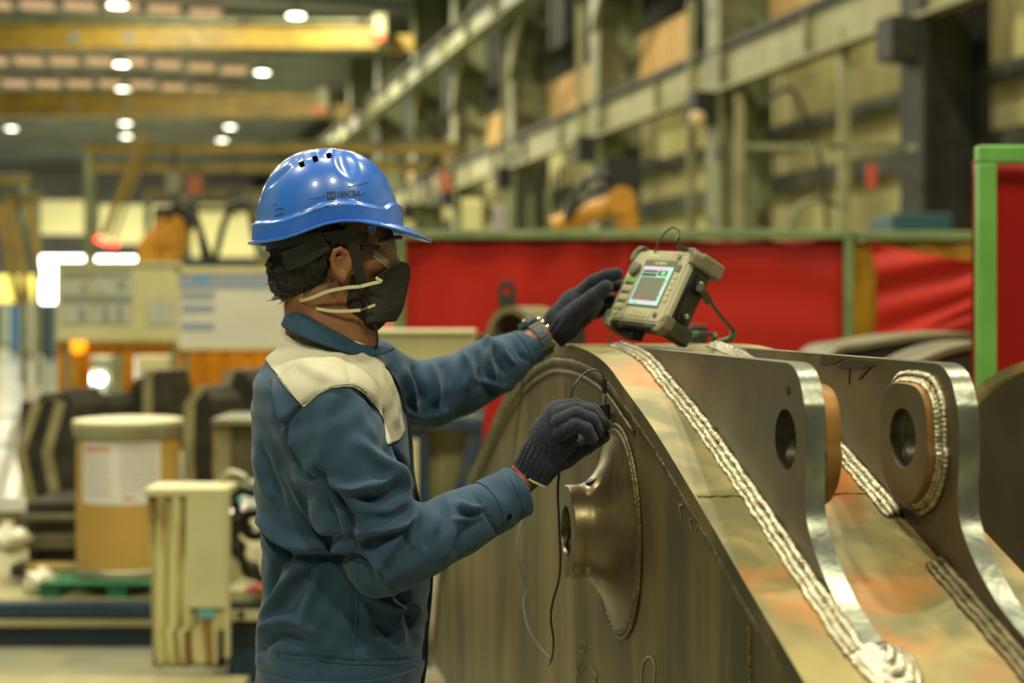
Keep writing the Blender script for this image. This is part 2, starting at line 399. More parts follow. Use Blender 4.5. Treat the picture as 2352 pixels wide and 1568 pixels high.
def gantry(label, Y, beams, posts, diags, w, grp):
    p0 = px(posts[0][0], posts[0][2], Y)
    r = thing('yellow_gantry_frame', label, 'gantry', (p0.x, Y, 0), grp)
    for (x0, x1, y0, y1) in beams:
        MB().pbox(x0, y0, x1, y1, Y, w*1.6).build('cross_beam', m_yel, r, bevel=0.01)
        MB().pbox(x0-2, y0-6, x1+2, y0-1, Y-0.05, w*2).build('beam_flange', m_green, r)
    for (x0, x1, y0, full) in [(p[0], p[1], p[2], p[3]) for p in posts]:
        a = px(x0, y0, Y); b = px(x1, y0, Y)
        MB().box((a.x, Y+0.02, 0 if full else a.z-0.6), (b.x, Y+0.02+w, a.z)).build('post', m_green, r)
    for (x0,y0,x1,y1,t) in diags:
        MB().beam(px(x0,y0,Y-0.3), px(x1,y1,Y-0.3), t, t).build('diagonal_brace', m_yel, r)
    return r
gantry('wide yellow gantry frame standing across the hall behind the worker', 25, [(196,1050,330,350),(212,985,376,392),(338,615,440,449),(380,610,480,486)],
       [(192,212,352,True),(330,342,440,True),(585,597,440,True),(690,702,392,True),(1030,1044,350,False)], [(330,310,240,540,0.1),(345,316,262,548,0.05)], 0.14, None)
gantry('yellow gantry frame at the left edge of the picture', 30, [(-60,60,406,420),(8,88,450,461)], [(46,58,420,True),(78,88,461,True)], [(0,470,42,700,0.12),(66,690,20,460,0.1),(94,640,66,470,0.08)], 0.14, None)
# hanging hoists on the wide gantry
for (x, y0, y1, c, lab) in [(400,348,442,(128,126,100),'grey hoist hanging from the left of the wide gantry'), (540,400,470,(70,66,44),'dark hook block hanging over the black hoses'), (448,392,448,(150,90,60),'rust coloured hoist under the second gantry beam'),
                     (985,395,470,(140,140,120),'pale hoist hanging right of the helmet'), (1022,392,438,(190,110,80),'pinkish cable drum hanging at the right end of the gantry')]:
    a = px(x, y0, 24.6); b = px(x, y1, 24.6)
    r = thing('chain_hoist', lab, 'hoist', b, 'hoists on the wide gantry')
    MB().rbox((b.x-0.12, 24.5, b.z), (b.x+0.12, 24.75, b.z+0.34), 0.04).build('hoist_body', mat('hoist_paint_%d'%x, c), r)
    MB().cyl((b.x,24.62,b.z+0.3), (b.x,24.62,a.z+0.1), 0.03, 8).build('chain', m_dark, r)
    MB().tube(catmull([(b.x,24.62,b.z),(b.x,24.62,b.z-0.08),(b.x+0.06,24.62,b.z-0.14),(b.x,24.62,b.z-0.2),(b.x-0.06,24.62,b.z-0.15)],4), 0.018, 6).build('hook', m_dark, r)

def robot(label, pts, rad, hose, Y, head):
    q = [px(x,y,Y+dy) for (x,y,dy) in pts]
    r = thing('welding_robot', label, 'robot', (q[0].x, Y, q[0].z), 'orange welding robots')
    MB().tube(catmull(q[:3],5), rad[0], 12).build('upper_arm', m_robot, r, smooth=True)
    MB().tube(catmull(q[2:],5), rad[1], 12).build('forearm', m_robot, r, smooth=True)
    MB().cyl(q[2]+Vector((0,-0.14,0)), q[2]+Vector((0,0.14,0)), rad[0]*1.15, 16).build('elbow_joint', m_robot, r, smooth=True)
    MB().rbox((head[0].x, Y-0.12, head[0].z), (head[1].x, Y+0.12, head[1].z), 0.04).build('wire_feeder', m_black, r)
    for h in hose: MB().tube(catmull([px(x,y,Y-0.2) for (x,y) in h],6), 0.035, 8).build('hose', m_black, r, smooth=True)
    base = q[0]
    MB().lathe([(0.001,0),(0.22,0),(0.22,0.1),(0.14,0.16),(0.12,max(0.3,base.z-0.02))], (base.x, Y, 0), n=20).build('pedestal', m_robot, r, smooth=True)
robot('orange robot arm with black hoses behind the boards on the left', [(345,640,0),(350,570,0),(398,530,0),(408,560,0.0),(385,600,0)], (0.15,0.12), [[(380,500),(430,460),(470,560),(490,600),(520,500),(560,460),(600,480)],[(470,600),(455,520),(430,490)],[(520,470),(570,480),(590,560),(640,600)]], 15, (px(360,530,15), px(440,478,15)))
robot('orange robot arm with black wire feeder above the red curtain', [(1440,560,0),(1440,505,0),(1425,462,0),(1350,492,0),(1270,522,0)], (0.12,0.1), [[(1300,500),(1340,420),(1400,400)],[(1480,370),(1520,372),(1560,400)],[(1300,505),(1330,470),(1380,425)]], 14, (px(1388,440,14), px(1470,362,14)))

# wall cables and small signs
mb = thing('wall_cable', 'dark cable looping down across the cream wall panel', 'cable', px(1850,280,21))
MB().tube(catmull([px(1750,240,21.5),px(1815,205,21.5),px(1850,270,21.5),px(1880,345,21.5),px(1893,430,21.5),px(1900,530,21.5)],6), 0.035, 8).build('cable_run', m_dark, mb)
MB().tube(catmull([px(1820,530,21.5),px(1830,480,21.5),px(1880,458,21.5),px(1930,475,21.5)],6), 0.05, 8).build('hose_loop', m_green, mb)
MB().pbox(1992,378,2013,432,17.5,0.05).build('red_wall_sign', mat('red_sign', (176,62,44))); tag(S.collection.objects[-1], 'small red sign on the wall beside the slim pale green post', 'sign')
MB().pbox(2085,330,2106,346,17,0.05).build('grey_pipe', m_green); tag(S.collection.objects[-1], 'short grey pipe bracket right of the slim post', 'pipe')
MB().pbox(1715,330,2106,342,19.9,0.06).build('wall_conduit', m_green); tag(S.collection.objects[-1], 'thin horizontal conduit across the right wall', 'pipe')
MB().tube([px(1638,500,25.9), px(1638,-20,25.9)], 0.07, 10).build('yellow_pipe', m_yel); tag(S.collection.objects[-1], 'vertical yellow pipe on the column right of the amber sheet', 'pipe')
q = px(1602,273,23.5); r = thing('wall_lamp', 'round pale wall lamp under the long crane beam', 'lamp', q)
MB().sphere(q, 0.14, 14, 8).build('lamp_globe', mat('lamp_globe', (216,186,140), rough=0.4), r, smooth=True); MB().box((q.x-0.05,q.y,q.z+0.1),(q.x+0.05,q.y+0.6,q.z+0.16)).build('lamp_arm', m_dark, r)
for (x0,x1,y0,c,lab) in [(1060,1108,455,(206,200,140),'pale cream cabinet just above the red curtain'), (1132,1160,470,(160,150,150),'small lilac grey cabinet just above the red curtain')]:
    a = px(x0,y0,20); b = px(x1,y0,20)
    r = thing('tall_cabinet', lab, 'cabinet', (a.x,20,0), 'tall cabinets behind the red curtain')
    MB().box((a.x,20,0),(b.x,20.5,a.z)).build('cabinet_body', mat('tall_cab_%d'%x0, c), r, bevel=0.02); MB().box((a.x+0.03,19.98,0.2),(b.x-0.03,20,a.z-0.08)).build('door', mat('tall_cab_door_%d'%x0, tuple(int(v*.93) for v in c)), r)
# dark steel racks behind the red curtain
mbx = thing('pipe_rack', 'dark rack of upright pipes behind the red curtain left of the robot', 'rack', px(1200,717,22))
for i in range(9):
    a = px(1176+i*14, 430-4*(i%3)*6, 22+0.1*(i%2)); MB().cyl((a.x,a.y,0),(a.x,a.y,a.z),0.035,8).build('pipe', m_dark if i%3 else m_green, mbx)
MB().box((px(1170,0,22).x,22.1,2.5),(px(1296,0,22).x,22.2,2.65)).build('rack_rail', m_dark, mbx)
# blue machine behind far screens
mbx = thing('blue_machine', 'dark machine with teal sides behind the yellow edged curtain', 'machine', px(2100,717,16))
MB().box((px(2050,0,16).x,16,0),(px(2190,0,16).x,17,H-(488-HY)/F*16)).build('machine_body', mat('teal_machine', (30,72,80), rough=0.5), mbx, bevel=0.03)
MB().box((px(2060,0,16).x,15.97,1.0),(px(2120,0,16).x,16,2.4)).build('machine_door', mat('teal_machine_door', (24,58,66), rough=0.5), mbx)

# ---------------------------------------------------------------- welding screens
def drape(name, m, x0, x1, Y, zt, zb, nx, nz, fn, parent):
    mb = MB(); vs = []; fs = []
    for i in range(nx+1):
        for j in range(nz+1):
            u = i/nx; v = j/nz
            dx, dy, dz = fn(u, v); vs.append((x0+(x1-x0)*u+dx, Y+dy, zt+(zb-zt)*v+dz))
    for i in range(nx):
        for j in range(nz):
            a = i*(nz+1)+j; fs.append((a, a+nz+1, a+nz+2, a+1))
    mb.add(vs, fs); o = mb.build(name, m, parent, smooth=True, angle=180)
    md = o.modifiers.new('thick', 'SOLIDIFY'); md.thickness = 0.004
    return o
def screen(label, x0, x1, Y, zt, tube, mt, mc, fn, posts, group='red welding screens', zb=0.12, extra=None):
    r = thing('welding_screen', label, 'screen', (x0, Y, 0), group)
    MB().box((x0, Y-tube/2, zt-tube), (x1, Y+tube/2, zt)).build('top_rail', mt, r, bevel=0.006)
    for p in posts:
        o = MB(); o.box((p-tube/2, Y-tube/2, 0.02), (p+tube/2, Y+tube/2, zt-tube)); o.build('post', mt, r, bevel=0.006)
        MB().box((p-tube/2, Y-0.3, 0.0), (p+tube/2, Y+0.3, 0.04)).build('foot', mt, r)
    if mc: drape('curtain', mc, x0, x1, Y+0.03, zt-tube+0.01, zb, 90, 30, fn, r)
    return r
rnd = random.Random(4)
def flat_fold(u, v): return (0, 0.012*math.sin(u*23)+0.02*math.sin(u*7+2*v)*v + 0.012*math.sin(v*9+u*30)*(0.2+v), 0)
def swag_fold(u, v):
    s = 0.012*math.sin(v*34+2.0*math.sin(u*3.1))*math.exp(-v*5)+0.006*math.sin(v*9+u*2)
    return (0, s+0.006*math.sin(u*19), -0.035*math.sin(u*math.pi)*(1-v)*0.6)
x = lambda p, Y: (p-CX)/F*Y
screen('wide red welding screen behind the worker, left of the tester', x(918,8), x(1446,8), 8.0, H-(528-HY)/F*8, 0.052, m_gtube, m_red, flat_fold, [x(920,8)])
screen('wide red welding screen behind the tester, right of the dark seam', x(1446,8), x(1962,8), 8.02, H-(527-HY)/F*8, 0.052, m_gtube, m_red, swag_fold, [x(1950,8)])
# third screen: yellow sheet behind with a sagging red sheet in front
def sag(u, v):
    top = -0.11*math.sin(min(1,u*0.85+0.02)*math.pi*0.62)*(1-v)
    f = 0.0
    for (k, ph, am) in [(1.15, 0.0, 0.05), (0.75, 0.1, 0.035), (0.45, 0.25, 0.025)]:
        d = (1-v) - u*k*0.62 + 0.04 - ph*0.2
        f -= am*math.exp(-(d/0.05)**2)*min(1, u*4)
    f += 0.03*math.sin((v+0.5*u)*16)*(1-v)
    return (0.03*math.sin(v*3.0)*(1-u), f, top)
r3 = screen('short screen with a yellow sheet and a sagging red sheet', x(1962,8), x(2300,8), 8.0, H-(531-HY)/F*8, 0.052, m_gtube, m_yvinyl, flat_fold, [], None)
drape('sagging_sheet', m_red, x(1990,8), x(2290,8), 7.9, H-(556-HY)/F*8, 1.3, 60, 50, sag, r3)
# near screen on the right
Yn = 3.9
screen('near red welding screen with bright green frame at the right edge', x(2243,Yn), x(2243,Yn)+1.3, Yn, H-(335-HY)/F*Yn, 0.048, m_gtube_near, m_red_dark,
       lambda u,v:(0,0.006*math.sin(u*9+v*3)+0.01*math.sin(u*3+v*5),0), [x(2264,Yn), x(2243,Yn)+1.27], 'red welding screens')

# ---------------------------------------------------------------- boards and amber booth on the left
Yb = 10.5
def bx(x0,y0,x1,y1,Y,d): return MB().pbox(x0,y0,x1,y1,Y,d)
r = thing('notice_board', 'cream notice board with drawings pinned on, left of the white chart', 'board', px(130,775,Yb))
bx(128,606,412,776,Yb,0.06).build('board_panel', m_cream, r, bevel=0.01)
bx(126,600,414,608,Yb-0.02,0.1).build('board_frame', m_cream, r); bx(126,772,414,782,Yb-0.02,0.1).build('board_frame', m_cream, r)
m_ink = mat('drawing_ink', (132,136,124), rough=0.7); m_sheet = mat('drawing_paper', (176,178,160), (160,164,150), rough=0.6, scale=12)
for k,(x0,y0,x1,y1) in enumerate([(140,642,210,678),(216,636,262,678),(262,632,304,690),(140,696,212,742),(216,696,300,742),(340,690,400,745)]):
    p = bx(x0,y0,x1,y1,Yb-0.012,0.008).build('pinned_drawing', m_sheet, r)
for (x0,y0,x1,y1) in [(140,622,300,634),(140,680,300,692),(186,650,200,668),(180,706,196,736),(236,702,250,738),(268,700,280,736),(272,645,288,665)]:
    bx(x0,y0,x1,y1,Yb-0.016,0.003).build('printed_mark', m_ink, r)
for xp in (150, 395): MB().cyl((px(xp,0,Yb).x,Yb+0.05,0),(px(xp,0,Yb).x,Yb+0.05,px(0,780,Yb).z),0.02,8).build('leg', m_galv, r)
Yw = 9.8
r = thing('white_chart_board', 'white chart board with pale blue bars behind the worker', 'board', px(410,795,Yw))
bx(410,628,652,798,Yw,0.04).build('board_panel', m_paper, r, bevel=0.01)
bx(404,612,660,628,Yw-0.01,0.06).build('board_frame', m_cream, r); bx(404,795,660,804,Yw-0.01,0.06).build('board_frame', m_cream, r); bx(403,612,411,804,Yw-0.01,0.06).build('board_frame', m_cream, r)
bx(414,632,640,662,Yw-0.006,0.005).build('printed_header', m_bluebar, r)
bx(445,634,480,648,Yw-0.009,0.003).build('blue_logo', mat('logo_blue', (96,150,196)), r)
for y0 in (670,700,741): bx(418,y0,492,y0+15,Yw-0.007,0.005).build('printed_bar', m_bluebar, r)
for xp in (425, 645): MB().cyl((px(xp,0,Yw).x,Yw+0.05,0),(px(xp,0,Yw).x,Yw+0.05,px(0,790,Yw).z),0.02,8).build('leg', m_galv, r)
bx(650,660,700,775,Yw+0.3,0.03).build('pinkish_panel', mat('pinkish_panel', (176,148,122)));tag(S.collection.objects[-1], 'pinkish board panel right behind the back of the neck', 'panel')
bx(700,735,905,765,8.9,0.04).build('pink_panel', mat('salmon_panel', (206,140,112))); tag(S.collection.objects[-1], 'salmon strip panel beneath the chin, in front of the green post', 'panel')
# amber strip curtains
r = thing('amber_strip_curtain', 'amber plastic strip curtain hanging below the notice boards', 'curtain', px(130,940,11.2))
bx(128,778,640,792,11.15,0.08).build('curtain_rail', m_yel, r)
xx = 132; kk = 0
while xx < 640:
    w = 26
    if not (188 < xx < 265 or 300 < xx < 385): bx(xx,790,xx+w,980,11.2+0.02*(kk%2),0.006).build('strip', m_amber, r)
    else: bx(xx,790,xx+w,815,11.2+0.02*(kk%2),0.006).build('strip', m_amber, r)
    xx += w-1; kk += 1
MB().cyl((px(170,0,11.1).x,11.1,0),(px(170,0,11.1).x,11.1,px(0,790,11.1).z),0.045,10).build('curtain_post', m_robot, r)
q = px(180,794,11.0); MB().sphere(q,0.07,12,8).build('warning_lamp', mat('amber_lamp',(255,170,20),emit=(255,170,30),estr=1.2)); tag(S.collection.objects[-1], 'glowing round amber lamp at the top of the strip curtain', 'lamp')
for (x0,x1,lab) in [(190,258,'dull metal machine seen through the left gap of the amber curtain'), (312,384,'pale machine seen through the right gap of the amber curtain')]:
    a = px(x0,815,12.5); b = px(x1,940,12.5)
    r = thing('booth_machine', lab, 'machine', (a.x,12.5,0), 'machines inside the amber booth')
    MB().box((a.x,12.5,0),(b.x,13,a.z)).build('machine_body', m_cream if x0>300 else m_galv, r, bevel=0.03)
    MB().box((a.x+0.05,12.47,0.75),(b.x-0.05,12.5,1.0)).build('control_panel', m_sheet, r)
    for kx in (0.3, 0.7):
        qq = Vector((a.x+(b.x-a.x)*kx, 12.4, H-(870-HY)/F*12.4)); MB().sphere(qq, 0.05 if x0<300 else 0.02, 12, 8).build('work_lamp', m_white_em if x0<300 else m_galv, r)

# ---------------------------------------------------------------- dark cast plates stood on edge
def wedge(label, pts, Y, thick, edge=0.045):
    # side outline in pixels, plus a pale sawn edge facing left
    P = [px(a,b,Y) for (a,b) in pts]; zmin = min(p.z for p in P)
    r = thing('dark_cast_plate', label, 'steel plate', (P[0].x, Y, zmin), 'dark pointed plates standing on edge')
    MB().prism(P, (0.1, thick, 0)).build('plate_body', m_wedge, r, bevel=0.012)
    E = [p+Vector((0.004,-0.012,0)) for p in P]
    # pale chamfer along the left side
    n = len(P)
    L = [P[i] for i in range(n) if P[i].x <= sum(p.x for p in P)/n+0.02]
    L.sort(key=lambda p: -p.z)
    mb = MB()
    for a, b in zip(L[:-1], L[1:]):
        mb.hexa([b+Vector((-0.012,-0.012,0)), b+Vector((edge,-0.012,0)), b+Vector((edge,0.012,0)), b+Vector((-0.012,0.012,0)),
                 a+Vector((-0.012,-0.012,0)), a+Vector((edge,-0.012,0)), a+Vector((edge,0.012,0)), a+Vector((-0.012,0.012,0))])
    mb.build('cut_edge', m_wedge_edge, r)
wedge('dark hexagonal cast plate, leftmost beside the fibre drum', [(46,922),(42,1040),(68,1152),(120,1152),(112,1040),(116,930),(98,900),(80,922)], 7.9, 0.25)
wedge('dark cast plate with pale edge just left of the fibre drum', [(106,922),(102,1040),(124,1152),(172,1152),(176,1040),(178,930),(152,890),(134,922)], 7.7, 0.25)
wedge('dark cast plate behind the drum lid, left', [(196,930),(192,1040),(200,1100),(262,1100),(262,930),(244,902),(222,912)], 8.2, 0.25)
wedge('tall pointed cast plate behind the drum lid, middle', [(262,925),(262,1040),(330,1040),(336,925),(310,865),(290,905)], 8.4, 0.25)
wedge('dark upright cast plate behind the drum lid, right', [(334,860),(332,1040),(384,1040),(384,900),(372,850),(352,848)], 8.4, 0.25)
wedge('dark upright cast plate between the fibre drum and the grey box', [(430,925),(426,1040),(432,1112),(492,1112),(496,1000),(496,920),(460,885)], 7.6, 0.25)
wedge('black upright cast plate close behind the back of the worker', [(512,880),(508,1000),(580,1000),(590,880),(556,848),(524,848)], 8.0, 0.25)
r = thing('grey_steel_box', 'grey machined box with a bright edge close behind the back of the worker', 'steel box', px(490,1112,7.2))
bx(494,972,640,1112,7.2,0.4).build('box_body', m_slab, r, bevel=0.02); bx(488,972,530,1112,7.15,0.05).build('bright_edge', m_wedge_edge, r, bevel=0.01); bx(486,962,640,974,7.1,0.5).build('box_lid', m_galv, r)

# ---------------------------------------------------------------- platform and things on it
m_plat = mat('beige_deck', (158,152,108), (136,130,92), rough=0.6, scale=2)
r = thing('blue_steel_platform', 'low dark blue steel platform under the fibre drum', 'platform', (-2.6, 6.4, 0))
MB().box((-3.2,6.42,0.16),(-1.0,9.2,0.2)).build('deck', m_plat, r)
MB().box((-3.2,6.36,0.135),(-1.0,6.44,0.2)).build('top_flange', m_blue, r, bevel=0.006)
MB().box((-3.2,6.34,0.10),(-1.0,6.44,0.125)).build('pale_strip', m_plat, r)
MB().box((-3.2,6.4,0.0),(-1.0,6.44,0.10)).build('web', m_blue, r)
r = thing('floor_beam', 'blue steel beam lying on the floor at the bottom left corner', 'beam', (-2.0,5.3,0))
MB().box((-2.4,5.3,0),(-1.02,5.5,0.075)).build('beam_body', m_blue, r, bevel=0.006); MB().box((-2.4,5.28,0.075),(-1.02,5.52,0.09)).build('top_flange', m_plat, r)
# green pallet
r = thing('green_pallet', 'green plastic pallet under the brown fibre drum', 'pallet', (-2.05,6.46,0.2))
for k in range(6): MB().box((-2.15,6.46+k*0.1,0.255),(-1.45,6.53+k*0.1,0.272)).build('deck_board', m_pallet, r, bevel=0.003)
for k in range(3): MB().box((-2.15+k*0.305,6.47,0.2),(-2.06+k*0.305,7.02,0.255)).build('runner', m_pallet, r, bevel=0.004)
# fibre drum
dc = Vector(((295-CX)/F*6.75, 6.75, 0.274)); dr = 0.238; dh = H-(965-HY)/F*6.75-0.274
r = thing('fibre_drum', 'brown fibre drum with a white label standing on a green pallet', 'drum', dc)
MB().lathe([(0.001,0.0),(dr-0.01,0),(dr,0.01),(dr,dh-0.02)], dc, n=56).build('drum_body', m_card, r, smooth=True)
MB().lathe([(dr+0.001,0.0),(dr+0.006,0.004),(dr+0.006,0.034),(dr+0.001,0.04)], dc, n=56).build('bottom_ring', m_galv, r, smooth=True)
MB().lathe([(dr+0.002,dh-0.075),(dr+0.014,dh-0.07),(dr+0.016,dh-0.03),(dr+0.02,dh-0.02),(dr+0.002,dh-0.012)], dc, n=56).build('locking_ring', m_galv, r, smooth=True)
MB().lathe([(dr+0.014,dh-0.018),(dr+0.018,dh-0.010),(dr+0.016,dh+0.004),(dr-0.01,dh+0.008),(dr-0.03,dh+0.002),(0.001,dh+0.004)], dc, n=56).build('lid', m_cream, r, smooth=True)
def drum_patch(a0,a1,z0,z1,off,m,name,parent):
    mb = MB(); n = 14; vs=[]; fs=[]
    for i in range(n+1):
        t = R(a0+(a1-a0)*i/n)
        for z in (z0,z1): vs.append((dc.x+(dr+off)*math.sin(t), dc.y-(dr+off)*math.cos(t), dc.z+z))
    for i in range(n): fs.append((2*i,2*i+2,2*i+3,2*i+1))
    o = mb.add(vs,fs).build(name, m, parent, smooth=True)
    return o
m_label = mat('white_label', (222,218,206), (210,206,196), rough=0.5, scale=6)
m_redprint = mat('red_print', (200,96,84)); m_greyprint = mat('grey_print', (158,156,146))
lb = drum_patch(-43,52,dh-0.37,dh-0.085,0.0012,m_label,'label',r)
drum_patch(-39,-5,dh-0.125,dh-0.108,0.002,m_redprint,'red_print',lb)
for k in range(7): drum_patch(-38,-5,dh-0.155-k*0.028,dh-0.150-k*0.028,0.002,m_greyprint,'print_line',lb)
for k in range(8): drum_patch(6,48,dh-0.105-k*0.028,dh-0.100-k*0.028,0.002,m_greyprint,'print_line',lb)
drum_patch(8,22,dh-0.345,dh-0.335,0.002,m_redprint,'red_print',lb)
# plastic-wrapped box
r = thing('wrapped_cabinet', 'tall cream cabinet with brown stains standing in front of the fibre drum', 'cabinet', px(430,1540,5.6))
vs=[]; 
a = px(340,1135,5.6); b = px(522,1118,5.6); zb_=px(0,1530,5.6).z
mb = MB(); nx_=44; nz_=30
for j in range(nz_+1):
    for i in range(nx_+1):
        u=i/nx_; v=j/nz_
        X=a.x+(b.x-a.x)*u*(1 if v>0.22 else 0.82)+0.018*(1-v); Z=zb_+(a.z-zb_)*v
        yy=5.6+0.018*math.sin(u*34+1.2*math.sin(v*5))*(1.0 if u<0.62 else 0.15)
        mb.v.append((X,yy,Z))
for j in range(nz_):
    for i in range(nx_):
        k=j*(nx_+1)+i; mb.f.append((k,k+1,k+nx_+2,k+nx_+1))
o = mb.build('pleated_front', m_wrap, r, smooth=True, angle=180); md=o.modifiers.new('t','SOLIDIFY'); md.thickness=0.01; md.offset=-1
MB().box((a.x+0.01,5.63,zb_),(b.x-0.06,5.78,a.z-0.01)).build('cabinet_body', m_cream, r)
MB().box((a.x-0.01,5.57,a.z-0.004),(b.x+0.006,5.80,a.z+0.026)).build('top_panel', m_cream, r, bevel=0.004)
MB().box((b.x-0.15,5.565,px(0,1395,5.565).z),(b.x,5.58,a.z-0.004)).build('flat_panel', m_cream, r)
MB().box((b.x-0.004,5.57,zb_+0.04),(b.x+0.01,5.62,a.z)).build('side_strip', m_cream, r)
MB().box((a.x+0.2,5.575,zb_+0.196),(a.x+0.27,5.582,zb_+0.24)).build('blue_paint_mark', m_tealpaint, r)
# slabs, bag, yellow chock at far left
r = thing('steel_slab_stack', 'stack of grey steel slabs at the left edge below the dark cast plates', 'steel stack', px(60,1330,7.0))
for k,(x0,x1,y0,y1) in enumerate([(60,172,1152,1180),(40,172,1182,1196),(55,176,1210,1224),(60,178,1228,1262),(90,180,1266,1296)]):
    bx(x0,y0,x1,y1,7.1-0.04*(k%2),0.5).build('slab', m_slab if k%2 else m_wedge, r, bevel=0.006)
bx(64,1196,170,1212,7.15,0.4).build('slab', m_slab, r); bx(66,1262,100,1300,7.1,0.4).build('slab', m_dark, r)
r = thing('grey_bench_top', 'long grey bench slab behind the clear bag at the left edge', 'steel slab', px(0,1200,8)); bx(-80,1172,60,1196,8.0,0.6).build('slab_body', m_slab, r, bevel=0.01)
for xq in (-40, 30): MB().box((px(xq,0,8.1).x,8.1,0.2),(px(xq+14,0,8.1).x,8.3,px(0,1196,8).z)).build('leg', m_plat, r)
bx(56,1300,172,1320,6.75,0.12).build('yellow_chock', m_yel, None, bevel=0.01); tag(S.collection.objects[-1], 'yellow wooden chock left of the green pallet', 'block')
bx(22,1298,58,1326,6.8,0.12).build('dark_chock', m_dark, None, bevel=0.01); tag(S.collection.objects[-1], 'dark square block left of the yellow chock', 'block')
def blob(c, rad, seed, m, name, lab, cat, grp=None):
    rr = random.Random(seed); mb = MB().sphere(c, rad, 26, 18); nv=[]
    for v in mb.v:
        d = Vector(v)-Vector(c); n = 1+0.16*math.sin(d.x*70+seed)*math.sin(d.z*60+d.y*40)+0.07*math.sin(d.z*140+d.x*90)
        nv.append(tuple(Vector(c)+d*n))
    mb.v = nv; o = mb.build(name, m, None, smooth=True, angle=180); tag(o, lab, cat, grp); return o
blob(px(20,1240,6.9), (0.1,0.1,0.065), 1, m_bag, 'plastic_bag', 'crumpled clear plastic bag at the left edge', 'bag', 'clear plastic bags')
blob(px(98,1338,6.6), (0.085,0.08,0.065), 5, m_bag, 'plastic_bag', 'crumpled clear plastic bag left of the green pallet', 'bag', 'clear plastic bags')
# dark castings, tool box behind the worker
m_dkgreen = mat('dark_green_casting', (40,42,26), (26,28,18), rough=0.35, metal=0.4, scale=8)
r = thing('casting_fixture', 'dark oily clamp casting with hook shaped arms behind the back of the worker', 'machine part', px(560,1360,5.9))
MB().tube(catmull([px(530,1130,5.9),px(545,1180,5.9),px(540,1240,5.9),px(560,1290,5.9),px(600,1330,5.9),px(612,1340,5.9)],6), [0.03+0.012*math.sin(i) for i in range(31)], 10).build('casting_body', m_dkgreen, r, smooth=True)
MB().lathe([(0.03,-0.03),(0.07,-0.03),(0.075,0),(0.07,0.03),(0.03,0.03),(0.03,-0.03)], px(588,1200,5.9), (0,1,0.2), n=24).build('ring_boss', m_dkgreen, r, smooth=True)
MB().tube(catmull([px(505,1105,5.8),px(530,1085,5.8),px(560,1095,5.8),px(575,1110,5.8),px(610,1100,5.8)],6), 0.014, 10).build('bright_handle', m_galv, r, smooth=True)
MB().tube(catmull([px(510,1130,5.85),px(540,1120,5.85),px(580,1130,5.85),px(615,1120,5.85)],6), 0.022, 10).build('clamp_arm', m_dkgreen, r, smooth=True)
MB().prism([px(526,1250,6.0),px(526,1362,6.0),px(590,1362,6.0),px(556,1280,6.0),px(540,1240,6.0)],(0,0.2,0)).build('cream_foot', m_cream, r)
MB().sphere(px(551,1147,5.8),0.014,10,8).build('blue_cap', mat('cyan_cap',(110,180,190)), r)
r = thing('blue_tool_cart', 'blue tool cart with cream drawers at the bottom behind the worker', 'cart', (px(530,0,5.9).x,5.9,0))
bx(524,1430,640,1568,5.75,0.4).build('cart_body', m_blue, r, bevel=0.01)
bx(526,1400,640,1426,5.72,0.4).build('drawer', m_cream, r, bevel=0.005); bx(545,1404,562,1418,5.71,0.01).build('drawer_pull', m_blue, r)
bx(524,1384,640,1394,5.72,0.4).build('cart_top', m_blue, r); bx(520,1356,640,1382,5.74,0.38).build('tray', m_cream, r)
bx(530,1438,640,1446,5.73,0.03).build('drawer_gap', m_dark, r); bx(530,1468,640,1478,5.73,0.03).build('drawer_gap', m_dark, r)
MB().box((px(524,0,5.8).x,5.8,0),(px(534,0,5.8).x,6.1,px(0,1560,5.8).z)).build('leg', m_blue, r)
bx(486,1384,512,1545,6.0,0.1).build('dark_upright', m_dark); tag(S.collection.objects[-1], 'dark steel upright between the wrapped cabinet and the blue cart', 'post')
blob(px(600,1352,5.7), (0.06,0.04,0.02), 9, mat('red_rag',(150,70,58),rough=0.8), 'red_rag', 'small red rag lying on the blue tool cart', 'rag')
# ================================================================ between worker and screens
r = thing('cream_cabinet', 'broad cream cabinet top standing behind the far arm of the worker', 'cabinet', px(865,960,6.1))
bx(850,764,1088,960,6.1,0.4).build('cabinet_body', m_cream, r, bevel=0.015)
bx(846,758,1090,768,6.08,0.44).build('cabinet_lid', m_cream, r, bevel=0.006)
r = thing('blue_work_table', 'dark blue steel table with grey panels carrying the cream cabinet', 'table', (px(930,0,6.0).x,6.0,0))
bx(850,961,1108,988,5.98,0.6).build('table_top', m_blue, r, bevel=0.006)
for (x0,x1) in [(930,985),(1085,1108)]: MB().box((px(x0,0,6.0).x,6.0,0),(px(x1,0,6.0).x,6.1,px(0,990,6.0).z)).build('leg', m_blue, r)
MB().beam(px(1090,985,6.02), px(1040,1200,6.02), 0.05, 0.05).build('brace', m_blue, r)
bx(975,985,1090,1250,6.12,0.03).build('grey_panel', m_beamg, r)
bx(940,1010,960,1200,5.95,0.03).build('cream_strip', m_cream, r)
bx(1086,925,1112,965,6.6,0.05).build('yellow_bracket', m_yel); tag(S.collection.objects[-1], 'small yellow bracket at the end of the blue table beside the brown arch plate', 'bracket')
